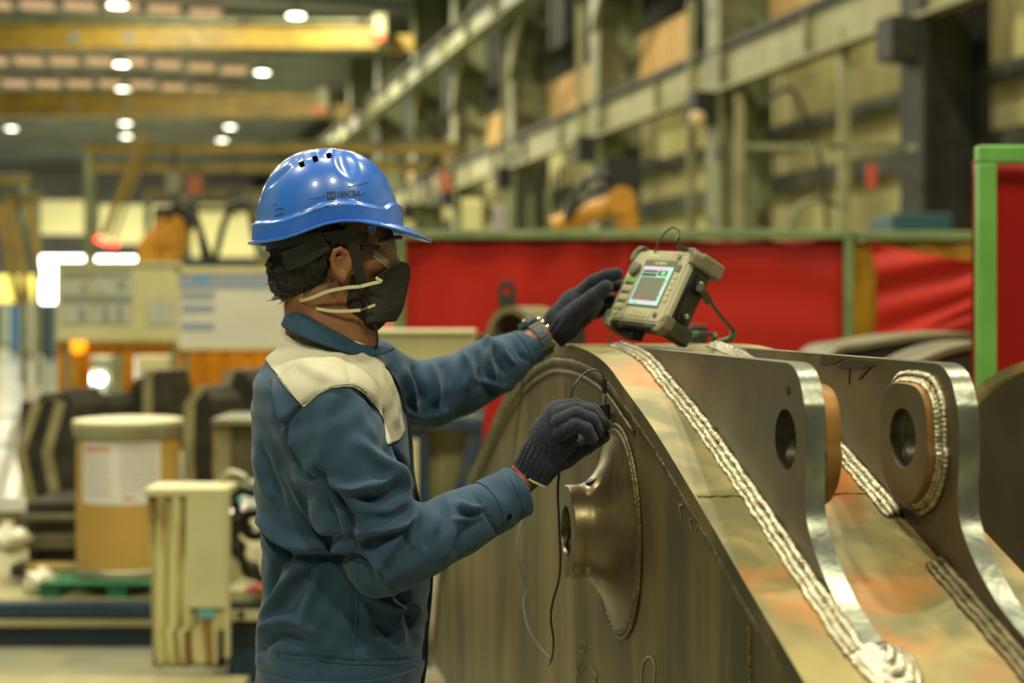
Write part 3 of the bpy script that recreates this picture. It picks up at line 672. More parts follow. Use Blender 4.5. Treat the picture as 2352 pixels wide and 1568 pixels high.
# grey pipe saddle with a lifting eye
m_saddle = mat('grey_saddle_paint', (132,128,94), (116,112,80), rough=0.5, scale=6)
Y0=6.9; ks=Y0/4.5
r = thing('pipe_saddle', 'grey green half pipe with a lifting eye plate, between worker and tester', 'steel part', px(1150,800,Y0))
n=20; vs=[]; fs=[]
ro, ri = 0.083*ks, 0.066*ks; c0 = px(1172,770,Y0); ex = Vector((0.10*ks,0.30,0))
for e in (0,1):
    for rr in (ro, ri):
        for i in range(n+1):
            t = math.pi*i/n; vs.append(c0+ex*e+Vector((rr*math.cos(t)*0.9,-rr*math.cos(t)*0.2, rr*math.sin(t)*1.1)))
for e in (0,1):
    for i in range(n):
        o0=e*2*(n+1); fs.append((o0+i,o0+i+1,o0+n+1+i+1,o0+n+1+i))
for q_ in (0,1):
    for i in range(n):
        a_=q_*(n+1)+i; b_=a_+2*(n+1); fs.append((a_,a_+1,b_+1,b_))
MB().add(vs,fs).build('half_pipe', m_saddle, r, smooth=True)
P=[px(x,y,Y0+0.05) for (x,y) in [(1144,708),(1144,662),(1150,648),(1164,642),(1178,648),(1186,662),(1186,708)]]
hole=[px(1164+9*math.cos(R(a)),668+9*math.sin(R(a)),Y0+0.05) for a in range(0,360,30)]
MB().prism_holes(P,[hole],(0.0,0.05,0)).build('eye_plate', m_dark, r, bevel=0.003)
MB().box((c0.x-0.2,Y0-0.05,c0.z-0.06),(c0.x+0.35,Y0+0.4,c0.z)).build('base_plate', m_dark, r, bevel=0.004)
MB().box((c0.x-0.02,Y0+0.05,0),(c0.x+0.14,Y0+0.3,c0.z-0.06)).build('stand', m_dark, r)

# ================================================================ the welded steel arm section
TH = R(9.0); U = Vector((-math.sin(TH), math.cos(TH), 0)); Wd = Vector((math.cos(TH), math.sin(TH), 0))
OB = Vector((0.171, 2.5, 0))
def loc(x, y, z): return OB + Wd*x + U*y + Vector((0,0,z))
PROF = [(5.75,.14),(5.6,.20),(5.27,.575),(4.9,.76),(4.613,.903),(4.197,1.085),(3.77,1.26),(3.42,1.371),(3.13,1.423),(2.933,1.434),(2.718,1.431),(2.532,1.410),(2.401,1.376),(2.201,1.3205),(1.961,1.239),(1.7685,1.169),(1.61,1.113),(1.528,1.084),(1.35,1.02),(1.15,.95)]
cp = catmull([((a-2.5)*1.0125, b, 0) for (a,b) in PROF], 6)
PY = np.array([p.x for p in cp]); PZ = np.array([p.y for p in cp])
def prof_z(y): return float(np.interp(y, PY[::-1], PZ[::-1]))
def ys(Yside): return (Yside-2.5)*1.0125
m_plate = mat('brown_mill_plate', (120,107,68), (80,74,46), rough=0.45, metal=0.3, scale=2.0, stretch=(3,3,0.6), contrast=(0.35,0.65), c3=(62,60,38), c3scale=1.6, c3thr=(0.48,0.66), rvar=0.08, bump=0.05, bscale=40)
m_rib = mat('brown_rib_plate', (106,93,68), (78,68,49), rough=0.4, metal=0.35, scale=7, c3=(84,86,70), c3scale=2.5, c3thr=(0.5,0.75), rvar=0.08, bump=0.04, bscale=70)
m_flange = mat('tan_rust_plate', (158,143,88), (108,104,64), contrast=(0.36,0.62), rough=0.52, metal=0.12, scale=9, c3=(178,108,44), c3scale=6, c3thr=(0.50,0.68), rvar=0.07, bump=0.05, bscale=60, distort=0.6)
m_cut = mat('bright_cut_edge', (150,154,138), (92,96,88), rough=0.36, metal=0.8, scale=14, stretch=(1,1,0.6), bump=0.08, bscale=90, rvar=0.08)
m_hw = mat('bored_hole_wall', (74,68,52), (56,50,38), rough=0.4, metal=0.5, scale=30)
m_rustdisc = mat('rusty_turned_edge', (156,112,50), (112,80,38), rough=0.55, metal=0.3, scale=12)
m_weld = mat('silver_weld', (200,196,172), (146,140,114), rough=0.25, metal=0.85, scale=60, bump=0.35, bscale=260, c3=(150,96,50), c3scale=40, c3thr=(0.62,0.7), rvar=0.1)
m_weldd = mat('dull_weld', (116,106,72), (82,76,50), rough=0.42, metal=0.6, scale=50, bump=0.35, bscale=200, rvar=0.1)
m_weldb = mat('bright_end_weld', (236,232,214), (190,184,158), rough=0.14, metal=0.95, scale=60, bump=0.6, bscale=200)
m_boss = mat('oily_machined_steel', (132,118,84), (84,75,52), rough=0.34, metal=0.6, scale=8, rvar=0.1, bump=0.03, bscale=120, c3=(136,96,50), c3scale=5, c3thr=(0.55,0.75))
m_chalk = mat('chalk', (160,150,104), (120,112,76), rough=0.9, scale=160, contrast=(0.4,0.55))
m_darkmark = mat('dark_paint_mark', (46,42,30), rough=0.5)
arm = thing('welded_steel_arm', 'large rusty brown welded arm section with an arched side, two lugs and a pin boss', 'steel structure', (OB.x, OB.y, 0))
FW = 0.372; FT = 0.026
def strip(x0, x1, top_off, thick, y_lo, y_hi, name, m, parent, n=120, bevel=0.0):
    yy = np.linspace(y_lo, y_hi, n); vs=[]; fs=[]
    for y in yy:
        z = prof_z(y)+top_off
        # thickness measured along the local normal
        d = (prof_z(y+0.01)-prof_z(y-0.01))/0.02; nn = Vector((0,-d,1)).normalized()
        for (xx, k) in ((x0,0),(x1,0),(x1,1),(x0,1)):
            vs.append(loc(xx, y-nn.y*thick*k, z-nn.z*thick*k))
    for i in range(n-1):
        for k in range(4):
            fs.append((i*4+k, i*4+(k+1)%4, (i+1)*4+(k+1)%4, (i+1)*4+k))
    fs.append((3,2,1,0)); e=(n-1)*4; fs.append((e,e+1,e+2,e+3))
    o = MB().add(vs,fs).build(name, m, parent, smooth=True, angle=30, bevel=bevel)
    o.data.materials.append(m_plate)
    for p in o.data.polygons:
        if abs(Vector(p.normal).dot(Wd)) > 0.8: p.material_index = 1
    return o
strip(0.0, FW, 0.0, FT, ys(1.15), ys(5.72), 'curved_flange', m_flange, arm, 160, 0.0012)
# side plates with the arched upper edge
for (x0, nm) in ((0.010,'side_plate'),(FW-0.03,'side_plate')):
    yy = np.linspace(ys(1.16), ys(5.7), 110)
    poly = [loc(x0, y, prof_z(y)-FT*0.9-0.002) for y in yy] + [loc(x0, ys(5.7), 0.12), loc(x0, ys(1.16), 0.42)]
    pl = MB().prism(poly, Wd*0.02).build(nm, m_plate, arm)
    if x0 < 0.05: side = pl
MB().prism([loc(0.03,ys(1.16),0.42),loc(FW-0.03,ys(1.16),0.42),loc(FW-0.03,ys(5.7),0.12),loc(0.03,ys(5.7),0.12)],(0,0,0.02)).build('bottom_plate', m_plate, arm)
# weld fillet between side plate and flange
rnd = random.Random(2)
def bead(path, rad, name, m, parent, jit=0.25, n=8, flat=1.0):
    pts = catmull(path, 3) if len(path) < 60 else [Vector(p) for p in path]
    rs = [rad*(1+jit*math.sin(i*1.9)*0.5+rnd.uniform(-jit,jit)*0.5) for i in range(len(pts))]
    return MB().tube(pts, rs, n, True, flat).build(name, m, parent, smooth=True, angle=180)
yy = np.linspace(ys(1.2), ys(5.6), 200)
bead([loc(0.008, y, prof_z(y)-FT-0.008-0.002*abs((prof_z(y+.01)-prof_z(y-.01))/.02)) for y in yy], 0.008, 'edge_weld', m_weldd, arm)
bead([loc(0.006, y, prof_z(y)-FT-0.030*(1+0.5*abs((prof_z(y+.01)-prof_z(y-.01))/.02))) for y in np.linspace(ys(2.35), ys(5.3), 150)], 0.0035, 'inner_edge_weld', m_weldd, arm)
# ribs with lugs
HX = ys(1.863); HZ = 1.332
NE = [(1.859,1.434),(1.835,1.430),(1.812,1.415),(1.798,1.39),(1.792,1.372),(1.789,1.318),(1.793,1.273),(1.786,1.236),(1.753,1.197),(1.700,1.158),(1.655,1.137),(1.615,1.122),(1.590,1.110)]
def circ(x, y, z, r, n=40): return [loc(x, y+r*math.cos(2*math.pi*i/n), z+r*math.sin(2*math.pi*i/n)) for i in range(n)]
def rib(x0, th, sh, label):
    ne = catmull([(ys(a+sh*min(1,1)), b, 0) for (a,b) in NE], 5)
    pts = [(p.x, p.y) for p in ne]
    # underside follows the flange
    for y in np.linspace(pts[-1][0]+0.01, ys(2.72), 40): pts.append((y, prof_z(y)-0.004))
    pts.append((ys(2.76), 1.434))
    poly = [loc(x0, y, z) for (y,z) in pts]
    o = MB().prism_holes(poly, [circ(x0, HX, HZ, 0.0405)], Wd*th).build('rib_plate', m_rib, arm, bevel=0.0)
    me = o.data; me.materials.append(m_cut); me.materials.append(m_hw)
    for p in me.polygons:
        n_ = Vector(p.normal)
        if abs(n_.dot(Wd)) < 0.5:
            dd_ = p.center-loc(x0,HX,HZ); dd_ = dd_-Wd*dd_.dot(Wd); p.material_index = 2 if dd_.length < 0.048 else 1; p.use_smooth = True
    me.set_sharp_from_angle(angle=R(35))
    o['label'] = label
    md = o.modifiers.new('bevel','BEVEL'); md.width=0.0025; md.segments=2; md.limit_method='ANGLE'; md.angle_limit=R(60)
    return o
rib1 = rib(0.090, 0.027, 0.0, 'nearer rib plate with bright cut edge and a round hole')
rib2 = rib(0.2745, 0.028, -0.045, 'farther rib plate with a welded disc and dark paint marks')
def lug(x0, th, edgewelds):
    pts = []
    for i in range(60):
        a = 2*math.pi*i/60; r = 0.083
        y = r*math.cos(a)*0.95; z = r*math.sin(a)
        if z > 0: # flattened top with rounded corners
            e = 3.2; k = (abs(math.cos(a))**e+abs(math.sin(a))**e)**(-1/e); y = 0.074*k*math.cos(a); z = 0.078*k*math.sin(a)
        pts.append((HX+y, HZ-0.004+z))
    o = MB().prism_holes([loc(x0, y, z) for (y,z) in pts], [circ(x0, HX, HZ, 0.0395)], Wd*th).build('lug_disc', m_rib, arm)
    me = o.data; me.materials.append(m_rustdisc); me.materials.append(m_hw); hc_ = loc(x0, HX, HZ)
    for p in me.polygons:
        if abs(Vector(p.normal).dot(Wd)) < 0.5:
            dd_ = p.center-hc_; dd_ = dd_-Wd*dd_.dot(Wd); p.material_index = 2 if dd_.length < 0.048 else 1; p.use_smooth = True
    md = o.modifiers.new('bevel','BEVEL'); md.width=0.0015; md.segments=2; md.limit_method='ANGLE'; md.angle_limit=R(60)
    return pts
pts1 = lug(0.117, 0.021, False)
pts2 = lug(0.2535, 0.021, True)
def ringweld(pts, x, off, rad, name, m):
    c = (HX, HZ-0.004); P=[]
    for i in range(181):
        a = 0.8+3.8*i/180
        k = a % (2*math.pi); j = k/(2*math.pi)*60; j0=int(j)%60; j1=(j0+1)%60; f=j-int(j)
        y = pts[j0][0]*(1-f)+pts[j1][0]*f; z = pts[j0][1]*(1-f)+pts[j1][1]*f
        s = 1+off/0.08; P.append(loc(x, c[0]+(y-c[0])*s, min(c[1]+(z-c[1])*s, 1.4335)))
    return bead(P, rad, name, m, arm, 0.35)
ringweld(pts2, 0.271, 0.003, 0.0052, 'lug_weld', m_weld); ringweld(pts2, 0.2725, 0.011, 0.0052, 'lug_weld', m_weld)
ringweld(pts2, 0.266, 0.001, 0.004, 'lug_weld', m_weld)
# flange welds beside the ribs: layered ripple beads
def flange_weld(x, side, Ya, Yb, m, rows=((0.0225,0.002,0.0048),(0.0140,0.0055,0.0060),(0.0045,0.011,0.0060))):
    a, b = ys(Ya), ys(Yb); n = int(abs(b-a)/0.0035)
    for (off, up, rad) in rows:
        P=[]; rs=[]; ph = rnd.uniform(0,6)
        for i in range(n+1):
            y = a+(b-a)*i/n
            w = 0.0009*math.sin(i*0.31+ph)+0.0006*math.sin(i*0.87+ph*2)
            P.append(loc(x-side*(off+w), y, prof_z(y)+up*0.62))
            rs.append(rad*(1+0.05*math.sin(i*1.7)+rnd.uniform(-0.06,0.06)))
        MB().tube(P, rs, 9).build('rib_weld_bead', m, arm, smooth=True, angle=180)
flange_weld(0.090, 1, 2.76, 1.60, m_weld)
flange_weld(0.2745, 1, 2.74, 2.30, m_weld)
flange_weld(0.2745, 1, 2.22, 1.905, m_weld)
flange_weld(0.2745, 1, 1.785, 1.50, m_weldd)
# weld that wraps the near end of the first rib
P=[]
for i in range(60):
    a = R(-60+240*i/59); P.append((0.1035-0.022*math.cos(a)*1.0, ys(1.592)-0.02*math.sin(a)))
for k,(s,up,rad) in enumerate([(1.3,0.001,0.0065),(1.0,0.004,0.0075),(0.7,0.007,0.008),(0.4,0.009,0.009),(0.12,0.009,0.010)]):
    Q=[]; 
    for i in range(70):
        a = R(180+180*i/69); xx = 0.1035+0.024*s*math.cos(a); y_ = ys(1.598)+0.060*s*math.sin(a); Q.append(loc(xx, y_, prof_z(y_)+up))
    bead(Q, rad, 'end_weld', m_weldb, arm, 0.25)
# butt seam across the flange
for xx0, xx1 in ((0.004,0.068),(0.12,0.252)):
    P=[loc(xx0+(xx1-xx0)*i/14, ys(1.975)+0.0015*math.sin(i*1.3), prof_z(ys(1.975))+0.0002) for i in range(15)]
    bead(P, 0.0022, 'butt_seam', m_flange, arm, 0.3)
# pin boss on the side plate
bc = loc(0.010, -0.028, 1.121)
ax = -Wd
def flare(t, rr, h):
    # casting flare reaches further up and down than sideways
    if 0.004 < h < 0.05: return 1+0.10*(math.cos(t)**2)*(1-(h/0.05))
    return 1.0
boss = MB().lathe([(0.156,0.0),(0.156,0.007),(0.148,0.011),(0.130,0.018),(0.110,0.029),(0.095,0.042),(0.086,0.054),(0.082,0.064),(0.0805,0.074),(0.0805,0.090),(0.0795,0.0925),(0.0785,0.093)], bc, ax, 96, scale=flare)
boss = boss.build('pin_boss', m_boss, arm, smooth=True, angle=50); boss['label'] = 'round machined pin boss with flared foot'
m_face = mat('machined_face', (104,98,70), (84,80,58), rough=0.35, metal=0.7, scale=20)
MB().lathe([(0.0785,0.093),(0.045,0.093),(0.044,0.090),(0.043,-0.01),(0.001,-0.01)], bc, ax, 72).build('boss_face', m_face, boss, smooth=True, angle=40)
hp = bc + ax*0.050 + Vector((0,0,0.089)) + U*(-0.012)
MB().lathe([(0.001,0.004),(0.0095,0.004),(0.0105,0.0045),(0.011,0.0)], hp+Vector((0,0,-0.0035)), (ax*0.5+Vector((0,0,1))).normalized(), 20).build('grease_hole', m_black, boss, smooth=True)
P=[]
for i in range(181):
    a=2*math.pi*i/180; rr=0.160*(1+0.08*math.cos(a)**2)
    P.append(bc+ax*0.004+Vector((0,0,1))*rr*math.cos(a)+U*rr*math.sin(a))
bead(P, 0.0055, 'boss_weld', m_weldd, arm, 0.15); P2=[bc+ax*0.003+(p-bc-ax*0.004)*1.055 for p in P]
bead(P2, 0.0042, 'boss_weld', m_weldd, arm, 0.15)
# chalk and scratch marks lying on the side plate
def plate_pt(x, y, off=0.0012):
    K = 0.567-0.10*0 ; r_ = (x-CX)/F
    # plane x_local = 0.010 - off
    xl = 0.010-off
    P0 = loc(xl,0,0); Yp = (P0.x + 0.15838*P0.y)/(r_+0.15838)
    return Vector((r_*Yp, Yp, H-(y-HY)/F*Yp))
def chalk(strokes, w, name, m=None):
    mb = MB()
    for st in strokes:
        pts = [plate_pt(a,b) for (a,b) in st]; pts = catmull(pts, 4) if len(pts) > 2 else pts
        vs=[]
        for i,p in enumerate(pts):
            d = (pts[min(i+1,len(pts)-1)]-pts[max(i-1,0)]).normalized(); nn = d.cross(-Wd).normalized()
            vs += [p+nn*w/2, p-nn*w/2]
        mb.add(vs, [(2*i,2*i+1,2*i+3,2*i+2) for i in range(len(pts)-1)])
    o = mb.build(name, m or m_chalk, side); md=o.modifiers.new('t','SOLIDIFY'); md.thickness=0.0006; return o
def T(sx, sy, x0=1180, y0=1330, k=6.19): return (x0+sx/k, y0+sy/k)
chalk([[T(945,870),T(945,980),T(965,1045),T(985,980),T(965,900),T(945,870)],[T(1000,870),T(1018,940),T(1000,1025),T(980,960),T(1000,870)]],0.0045,'chalk_figure_eight')
chalk([[T(865,1140),T(875,1250),T(900,1470)],[T(935,1190),T(910,1290),T(895,1300)],[T(975,1150),T(990,1350)],[T(1010,1110),T(1038,1240)],[T(875,1350),T(905,1320),T(945,1365)]],0.005,'chalk_letters')
chalk([[T(1105,1275),T(1150,1340),T(1185,1370)],[T(1145,1370),T(1145,1430)],[T(1115,1450),T(1170,1465)]],0.010,'chalk_letters')
chalk([[T(1815,1600),T(1812,1400),T(1830,1230),T(1870,1140),T(1920,1100),T(1970,1130),T(2000,1210),T(2005,1330),T(1990,1450)]],0.004,'chalk_loop')
def T2(sx, sy): return (1540+sx/6.53, 1060+sy/6.53)
chalk([[T2(380,635),T2(315,720),T2(350,800),T2(370,850),T2(280,865)],[T2(280,900),T2(320,1030)],[T2(440,800),T2(410,930),T2(380,1040)]],0.0025,'chalk_scribble')
for st_ in ([T2(75,130),T2(65,190)],[T2(90,150),T2(110,240)],[T2(110,190),T2(135,300)],[T2(125,200),T2(150,260)],[T2(130,640),T2(190,650)],[T2(140,600),T2(130,740)],[T2(180,590),T2(185,660)],[T2(150,800),T2(150,910)]): chalk([st_],0.003,'chalk_scratch')
for st_ in ([(1128,1025),(1124,1060),(1128,1075)],[(1294,872),(1298,895),(1296,912)],[(1213,1262),(1216,1278)]): chalk([st_],0.006,'chalk_scratch')
# vertical plate seam near the lower right of the side plate
P=[plate_pt(1722+rnd.uniform(-2,2), 1350+i*12, 0.0) for i in range(22)]
bead(P, 0.003, 'side_seam', m_weldd, arm, 0.5)
# dark paint marks near the top of the far rib
def rib2_pt(x, y, off=0.0010):
    P0 = loc(0.2745-off,0,0); r_=(x-CX)/F; Yp=(P0.x+0.15838*P0.y)/(r_+0.15838); return Vector((r_*Yp, Yp, H-(y-HY)/F*Yp))
def T3(sx, sy): return (1850+sx/3.92, 500+sy/3.92)
mk=[[(150,1235),(335,1270),(270,1310),(130,1330)],[(340,1262),(610,1300),(635,1325),(500,1365),(290,1355)],[(385,1360),(400,1370),(392,1505),(382,1490)],[(560,1330),(585,1345),(480,1465),(475,1440)]]
for s_ in mk:
    mb=MB(); mb.add([rib2_pt(*T3(*p)) for p in s_],[tuple(range(len(s_)))]); o=mb.build('dark_paint_mark', m_darkmark, rib2); md=o.modifiers.new('t','SOLIDIFY'); md.thickness=0.0005
# small drilled hole on first rib
q0 = loc(0.0895, 0,0); r_=(1810-CX)/F; Yp=(q0.x+0.15838*q0.y)/(r_+0.15838); q0=Vector((r_*Yp,Yp,H-(896-HY)/F*Yp))
MB().cyl(q0-Wd*0.0005, q0+Wd*0.001, 0.0065, 18).build('drilled_hole', m_black, rib1)
# trestles that carry the arm (mostly below the picture)
for k,yq in enumerate((ys(1.9), ys(4.2))):
    zt = 0.42+(0.12-0.42)*(yq-ys(1.16))/(ys(5.7)-ys(1.16))
    c0 = loc(0.186, yq, 0)
    r = thing('steel_trestle', ['steel trestle under the near end of the arm section','steel trestle under the far end of the arm section'][k], 'trestle', c0)
    MB().prism([loc(0.0,yq-0.05,zt-0.06),loc(FW,yq-0.05,zt-0.06),loc(FW,yq+0.05,zt-0.066),loc(0.0,yq+0.05,zt-0.066)],(0,0,0.05)).build('top_bar', m_dark, r)
    for xx in (0.02, FW-0.08): MB().prism([loc(xx,yq-0.03,0),loc(xx+0.06,yq-0.03,0),loc(xx+0.06,yq+0.03,0),loc(xx,yq+0.03,0)],(0,0,zt-0.066)).build('leg', m_dark, r)

# ---------------------------------------------------------------- second arm section at the right edge and parts beyond
def arch_part(name, label, pts, Y, vec, mside, mrim, rimw, cat='steel structure', rimth=0.02):
    P=[p for p in catmull([px(a,b,Y) for (a,b) in pts],6)]
    r = thing(name, label, cat, (P[0].x, Y, 0))
    vec=Vector(vec)
    poly = P+[Vector((P[-1].x,Y,0.25)),Vector((P[0].x,Y,0.25))]
    MB().prism(poly, vec.normalized()*0.02).build('side_plate', mside, r)
    mb=MB(); n=len(P); off = -vec.normalized()*0.02
    vs=[]; fs=[]
    for i,p in enumerate(P):
        d=(P[min(i+1,n-1)]-P[max(i-1,0)]).normalized(); nn=Vector((-d.z,0,d.x)); nn = nn if nn.z>0 else -nn
        for (o_,k) in ((off,0),(vec,0),(vec,1),(off,1)): vs.append(p+o_+nn*(rimth*(1-k)))
    for i in range(n-1):
        for k in range(4): fs.append((i*4+k,i*4+(k+1)%4,(i+1)*4+(k+1)%4,(i+1)*4+k))
    fs.append((0,1,2,3)); e=(n-1)*4; fs.append((e+3,e+2,e+1,e))
    mb.add(vs,fs).build('curved_flange', mrim, r, smooth=True, angle=30)
    for kx in (0, -1):
        q_=P[0 if kx==0 else -1]; s_=0.1 if kx==0 else -0.2
        MB().box((q_.x+s_,Y,0),(q_.x+s_+0.1,Y+0.25,0.25)).build('support_block', m_dark, r)
    return r
m_plate2 = mat('dark_brown_plate', (92,84,60), (66,60,44), rough=0.4, metal=0.5, scale=3, stretch=(2,2,1), rvar=0.08)
arch_part('second_steel_arm', 'dark brown arched side of a second arm section at the right edge', [(2140,1075),(2200,985),(2258,918),(2305,880),(2370,850),(2460,825),(2560,815),(2700,840)], 3.1, (0.25,0.12,0), m_plate2, m_flange, 0.3)
arch_part('grey_arch_part', 'low grey arched steel part seen over the farther lug', [(1890,850),(1925,812),(1990,800),(2080,785),(2170,778),(2240,776),(2330,790),(2420,850)], 5.2, (0.0,0.5,0), m_dark, m_slab, 0.3)
arch_part('dark_arch_part', 'dark curved steel part with a pale rim beside the near green post', [(2060,870),(2120,836),(2180,812),(2250,800),(2320,806),(2400,850)], 4.7, (0.0,0.35,0), m_dark, m_slab, 0.3)
for (x0,y0,x1,y1,Yq,lab) in [(1300,742,1345,800,5.0,'dark grey steel block behind the gloved hand on the tester'), (1588,746,1626,800,4.6,'dark grey steel block right behind the tester stand')]:
    a=px(x0,y1,Yq); b=px(x1,y0,Yq); r=thing('upright_block', lab, 'steel block', (a.x,Yq,0))
    MB().box((a.x,Yq,a.z-0.1),(b.x,Yq+0.1,b.z)).build('block_body', m_dark, r, bevel=0.004); MB().box((a.x+0.01,Yq+0.02,0),(b.x-0.01,Yq+0.08,a.z-0.1)).build('stand', m_dark, r)
# upper trailing cable ring piece behind hand (thin rod between blocks)
# ================================================================ ultrasonic tester
e1=Vector((.5,-.86,-.06)); e2=Vector((.43,.18,.90)); e1.normalize(); e2=(e2-e1*e2.dot(e1)).normalized(); e3=e1.cross(e2)   # e3: out of the front
DW, DH, DD = 0.222, 0.182, 0.062
foot = Vector((.322,2.700,1.4345))
Bc = foot - (-e3)*DD - e1*0.0 + e2*0.012
DS = 0.90
DM = Matrix.Translation(foot) @ Matrix.Scale(DS,4) @ Matrix.Translation(-foot) @ Matrix(((e1.x, -e3.x, e2.x, Bc.x-e1.x*DW),(e1.y,-e3.y,e2.y,Bc.y-e1.y*DW),(e1.z,-e3.z,e2.z,Bc.z-e1.z*DW),(0,0,0,1)))
# local: x right across the face 0..DW, y depth 0 (front)..DD, z up 0..DH
m_case = mat('warm_grey_case', (182,178,146), (174,170,140), rough=0.5, scale=20)
m_bump = mat('grey_rubber_bumper', (120,116,94), (108,104,84), rough=0.65, scale=30, bump=0.1, bscale=200)
m_case_dk = mat('charcoal_case', (52,52,44), (44,44,38), rough=0.55, scale=30)
m_bezel = mat('screen_bezel', (96,98,78), rough=0.4)
m_key = mat('grey_key', (186,182,150), rough=0.45); m_keyg = mat('green_key', (120,190,90), rough=0.4); m_white = mat('white_print', (224,222,180), rough=0.6)
m_scr = mat('screen_grey', (120,122,104), emit=(120,124,104), estr=0.35, rough=0.2); m_scrf = mat('screen_pale', (170,210,206), emit=(176,222,220), estr=0.5, rough=0.2)
m_scrp = mat('screen_pink', (220,160,214), emit=(220,160,214), estr=0.6); m_scrd = mat('screen_dark', (60,72,64), emit=(60,80,68), estr=0.3); m_scrg = mat('screen_green', (110,200,110), emit=(110,200,110), estr=0.5); m_scrr = mat('screen_red', (220,40,50), emit=(220,40,50), estr=0.5)
m_screw = mat('nickel_screw', (190,184,160), rough=0.25, metal=0.9)
dev = thing('ultrasonic_tester', 'grey handheld ultrasonic tester with a lit screen propped on top of the arm section', 'test instrument', foot)
def db(a, b, name, m, parent=dev, bevel=0.0, r=0, axis=1):
    mb = MB()
    if r: mb.rbox(a, b, r, axis)
    else: mb.box(a, b)
    return mb.build(name, m, parent, xf=DM, bevel=bevel)
case = db((0.006,0.004,0.006),(DW-0.006,DD,DH-0.006),'case',m_case_dk,r=0.012,bevel=0.002)
# front panel: octagonal outline with a raised rim
def octo(x0,z0,x1,z1,c,y): return [(x0+c,y,z0),(x1-c,y,z0),(x1,y,z0+c),(x1,y,z1-c),(x1-c,y,z1),(x0+c,y,z1),(x0,y,z1-c),(x0,y,z0+c)]
MB().prism(octo(0.004,0.004,DW-0.004,DH-0.004,0.014,-0.001),(0,0.012,0)).build('front_frame', m_case, dev, xf=DM, bevel=0.002)
MB().prism(octo(0.014,0.012,DW-0.014,DH-0.012,0.012,-0.003),(0,0.004,0)).build('front_panel', m_case, dev, xf=DM, bevel=0.001)
for (sx,sz) in ((0,0),(1,0),(0,1),(1,1)):
    X0 = -0.004 if sx==0 else DW-0.034; X1 = 0.034 if sx==0 else DW+0.004
    Z0 = -0.010 if sz==0 else DH-0.030; Z1 = 0.030 if sz==0 else DH+0.007
    c=0.014; o_=[]
    pts=[(X0,Z0),(X1,Z0),(X1,Z1),(X0,Z1)]
    if (sx,sz)==(0,0): poly=[(X0+c,Z0),(X1,Z0),(X1-0.01,Z0+0.014),(X0+0.018,Z0+0.02),(X0+0.014,Z1),(X0,Z1),(X0,Z0+c)]
    if (sx,sz)==(1,0): poly=[(X0,Z0),(X1-c,Z0),(X1,Z0+c),(X1,Z1),(X1-0.014,Z1),(X1-0.018,Z0+0.02),(X0+0.01,Z0+0.014)]
    if (sx,sz)==(0,1): poly=[(X0,Z0),(X0+0.014,Z0),(X0+0.018,Z1-0.016),(X1-0.01,Z1-0.010),(X1,Z1),(X0+c,Z1),(X0,Z1-c)]
    if (sx,sz)==(1,1): poly=[(X1,Z0),(X1,Z1-c),(X1-c,Z1),(X0,Z1),(X0+0.01,Z1-0.010),(X1-0.018,Z1-0.016),(X1-0.014,Z0)]
    MB().prism([(a,-0.006,b) for (a,b) in poly],(0,0.026,0)).build('corner_bumper', m_bump, dev, xf=DM, bevel=0.003)
    # rear half of the bumper, darker and thicker
    y1 = DD+0.012 if sz==0 else DD+0.02
    MB().rbox((min(X0,X1)+(0 if sx==0 else 0.006),0.018,Z0),(max(X0,X1)-(0.006 if sx==0 else 0),y1,Z1),0.008).build('rear_bumper', m_bump if sz else m_case_dk, dev, xf=DM, bevel=0.004)
# lower rail and foot block
db((0.03,-0.004,-0.004),(DW-0.03,0.02,0.008),'lower_rail',m_case_dk,bevel=0.002); db((0.055,0.012,-0.020),(0.105,0.045,0.004),'belly_block',m_black,bevel=0.003)
db((0.03,0.004,DH-0.006),(DW-0.03,DD-0.01,DH+0.001),'top_panel',m_case,bevel=0.001)
# side battery door with screws
MB().prism([(DW-0.006,0.02,0.034),(DW-0.006,0.05,0.034),(DW-0.006,0.05,0.142),(DW-0.006,0.024,0.142),(DW-0.006,0.024,0.115),(DW-0.006,0.018,0.112),(DW-0.006,0.018,0.06)],(0.006,0,0)).build('side_cover', m_black, dev, xf=DM, bevel=0.001)
for z in (0.048, 0.125):
    MB().lathe([(0.010,0),(0.010,0.004),(0.0085,0.006),(0.001,0.006)],(DW,0.038,z),(1,0,0),n=24).build('screw_boss', m_case_dk, dev, xf=DM, smooth=True)
    sc=MB().lathe([(0.0055,0.005),(0.0055,0.008),(0.004,0.0095),(0.001,0.0095)],(DW,0.038,z),(1,0,0),n=20).build('side_screw', m_screw, dev, xf=DM, smooth=True)
    MB().box((DW+0.0094,0.0375-0.0045,z-0.0006),(DW+0.0099,0.0385+0.0045,z+0.0006)).build('screw_slot', m_black, sc, xf=DM)
# screen
yf=-0.0035
def fl(x0,z0,x1,z1,name,m,d=0.0006,y=None,parent=dev): 
    y = yf if y is None else y
    return MB().box((x0,y-d,z0),(x1,y,z1)).build(name,m,parent,xf=DM)
sx0,sx1,sz0,sz1 = 0.064,0.172,0.048,0.140
fl(sx0-0.004,sz0-0.004,sx1+0.004,sz1+0.016,'screen_bezel',m_bezel,0.0008)
scr = fl(sx0,sz0,sx1,sz1,'display',m_scrf,0.0004,y=-0.0043); yq=-0.0047
fl(sx0+0.005,sz0+0.010,sx1-0.012,sz1-0.026,'trace_window',m_scr,0.0003,yq,scr)
fl(sx0+0.004,sz1-0.024,sx1-0.05,sz1-0.009,'readout_bar',m_scrd,0.0003,yq,scr); fl(sx1-0.046,sz1-0.022,sx1-0.014,sz1-0.009,'readout_bar',m_scrd,0.0003,yq,scr)
fl(sx0+0.004,sz1-0.0165,sx1-0.05,sz1-0.0150,'readout_line',m_scrf,0.0003,yq-0.0003,scr)
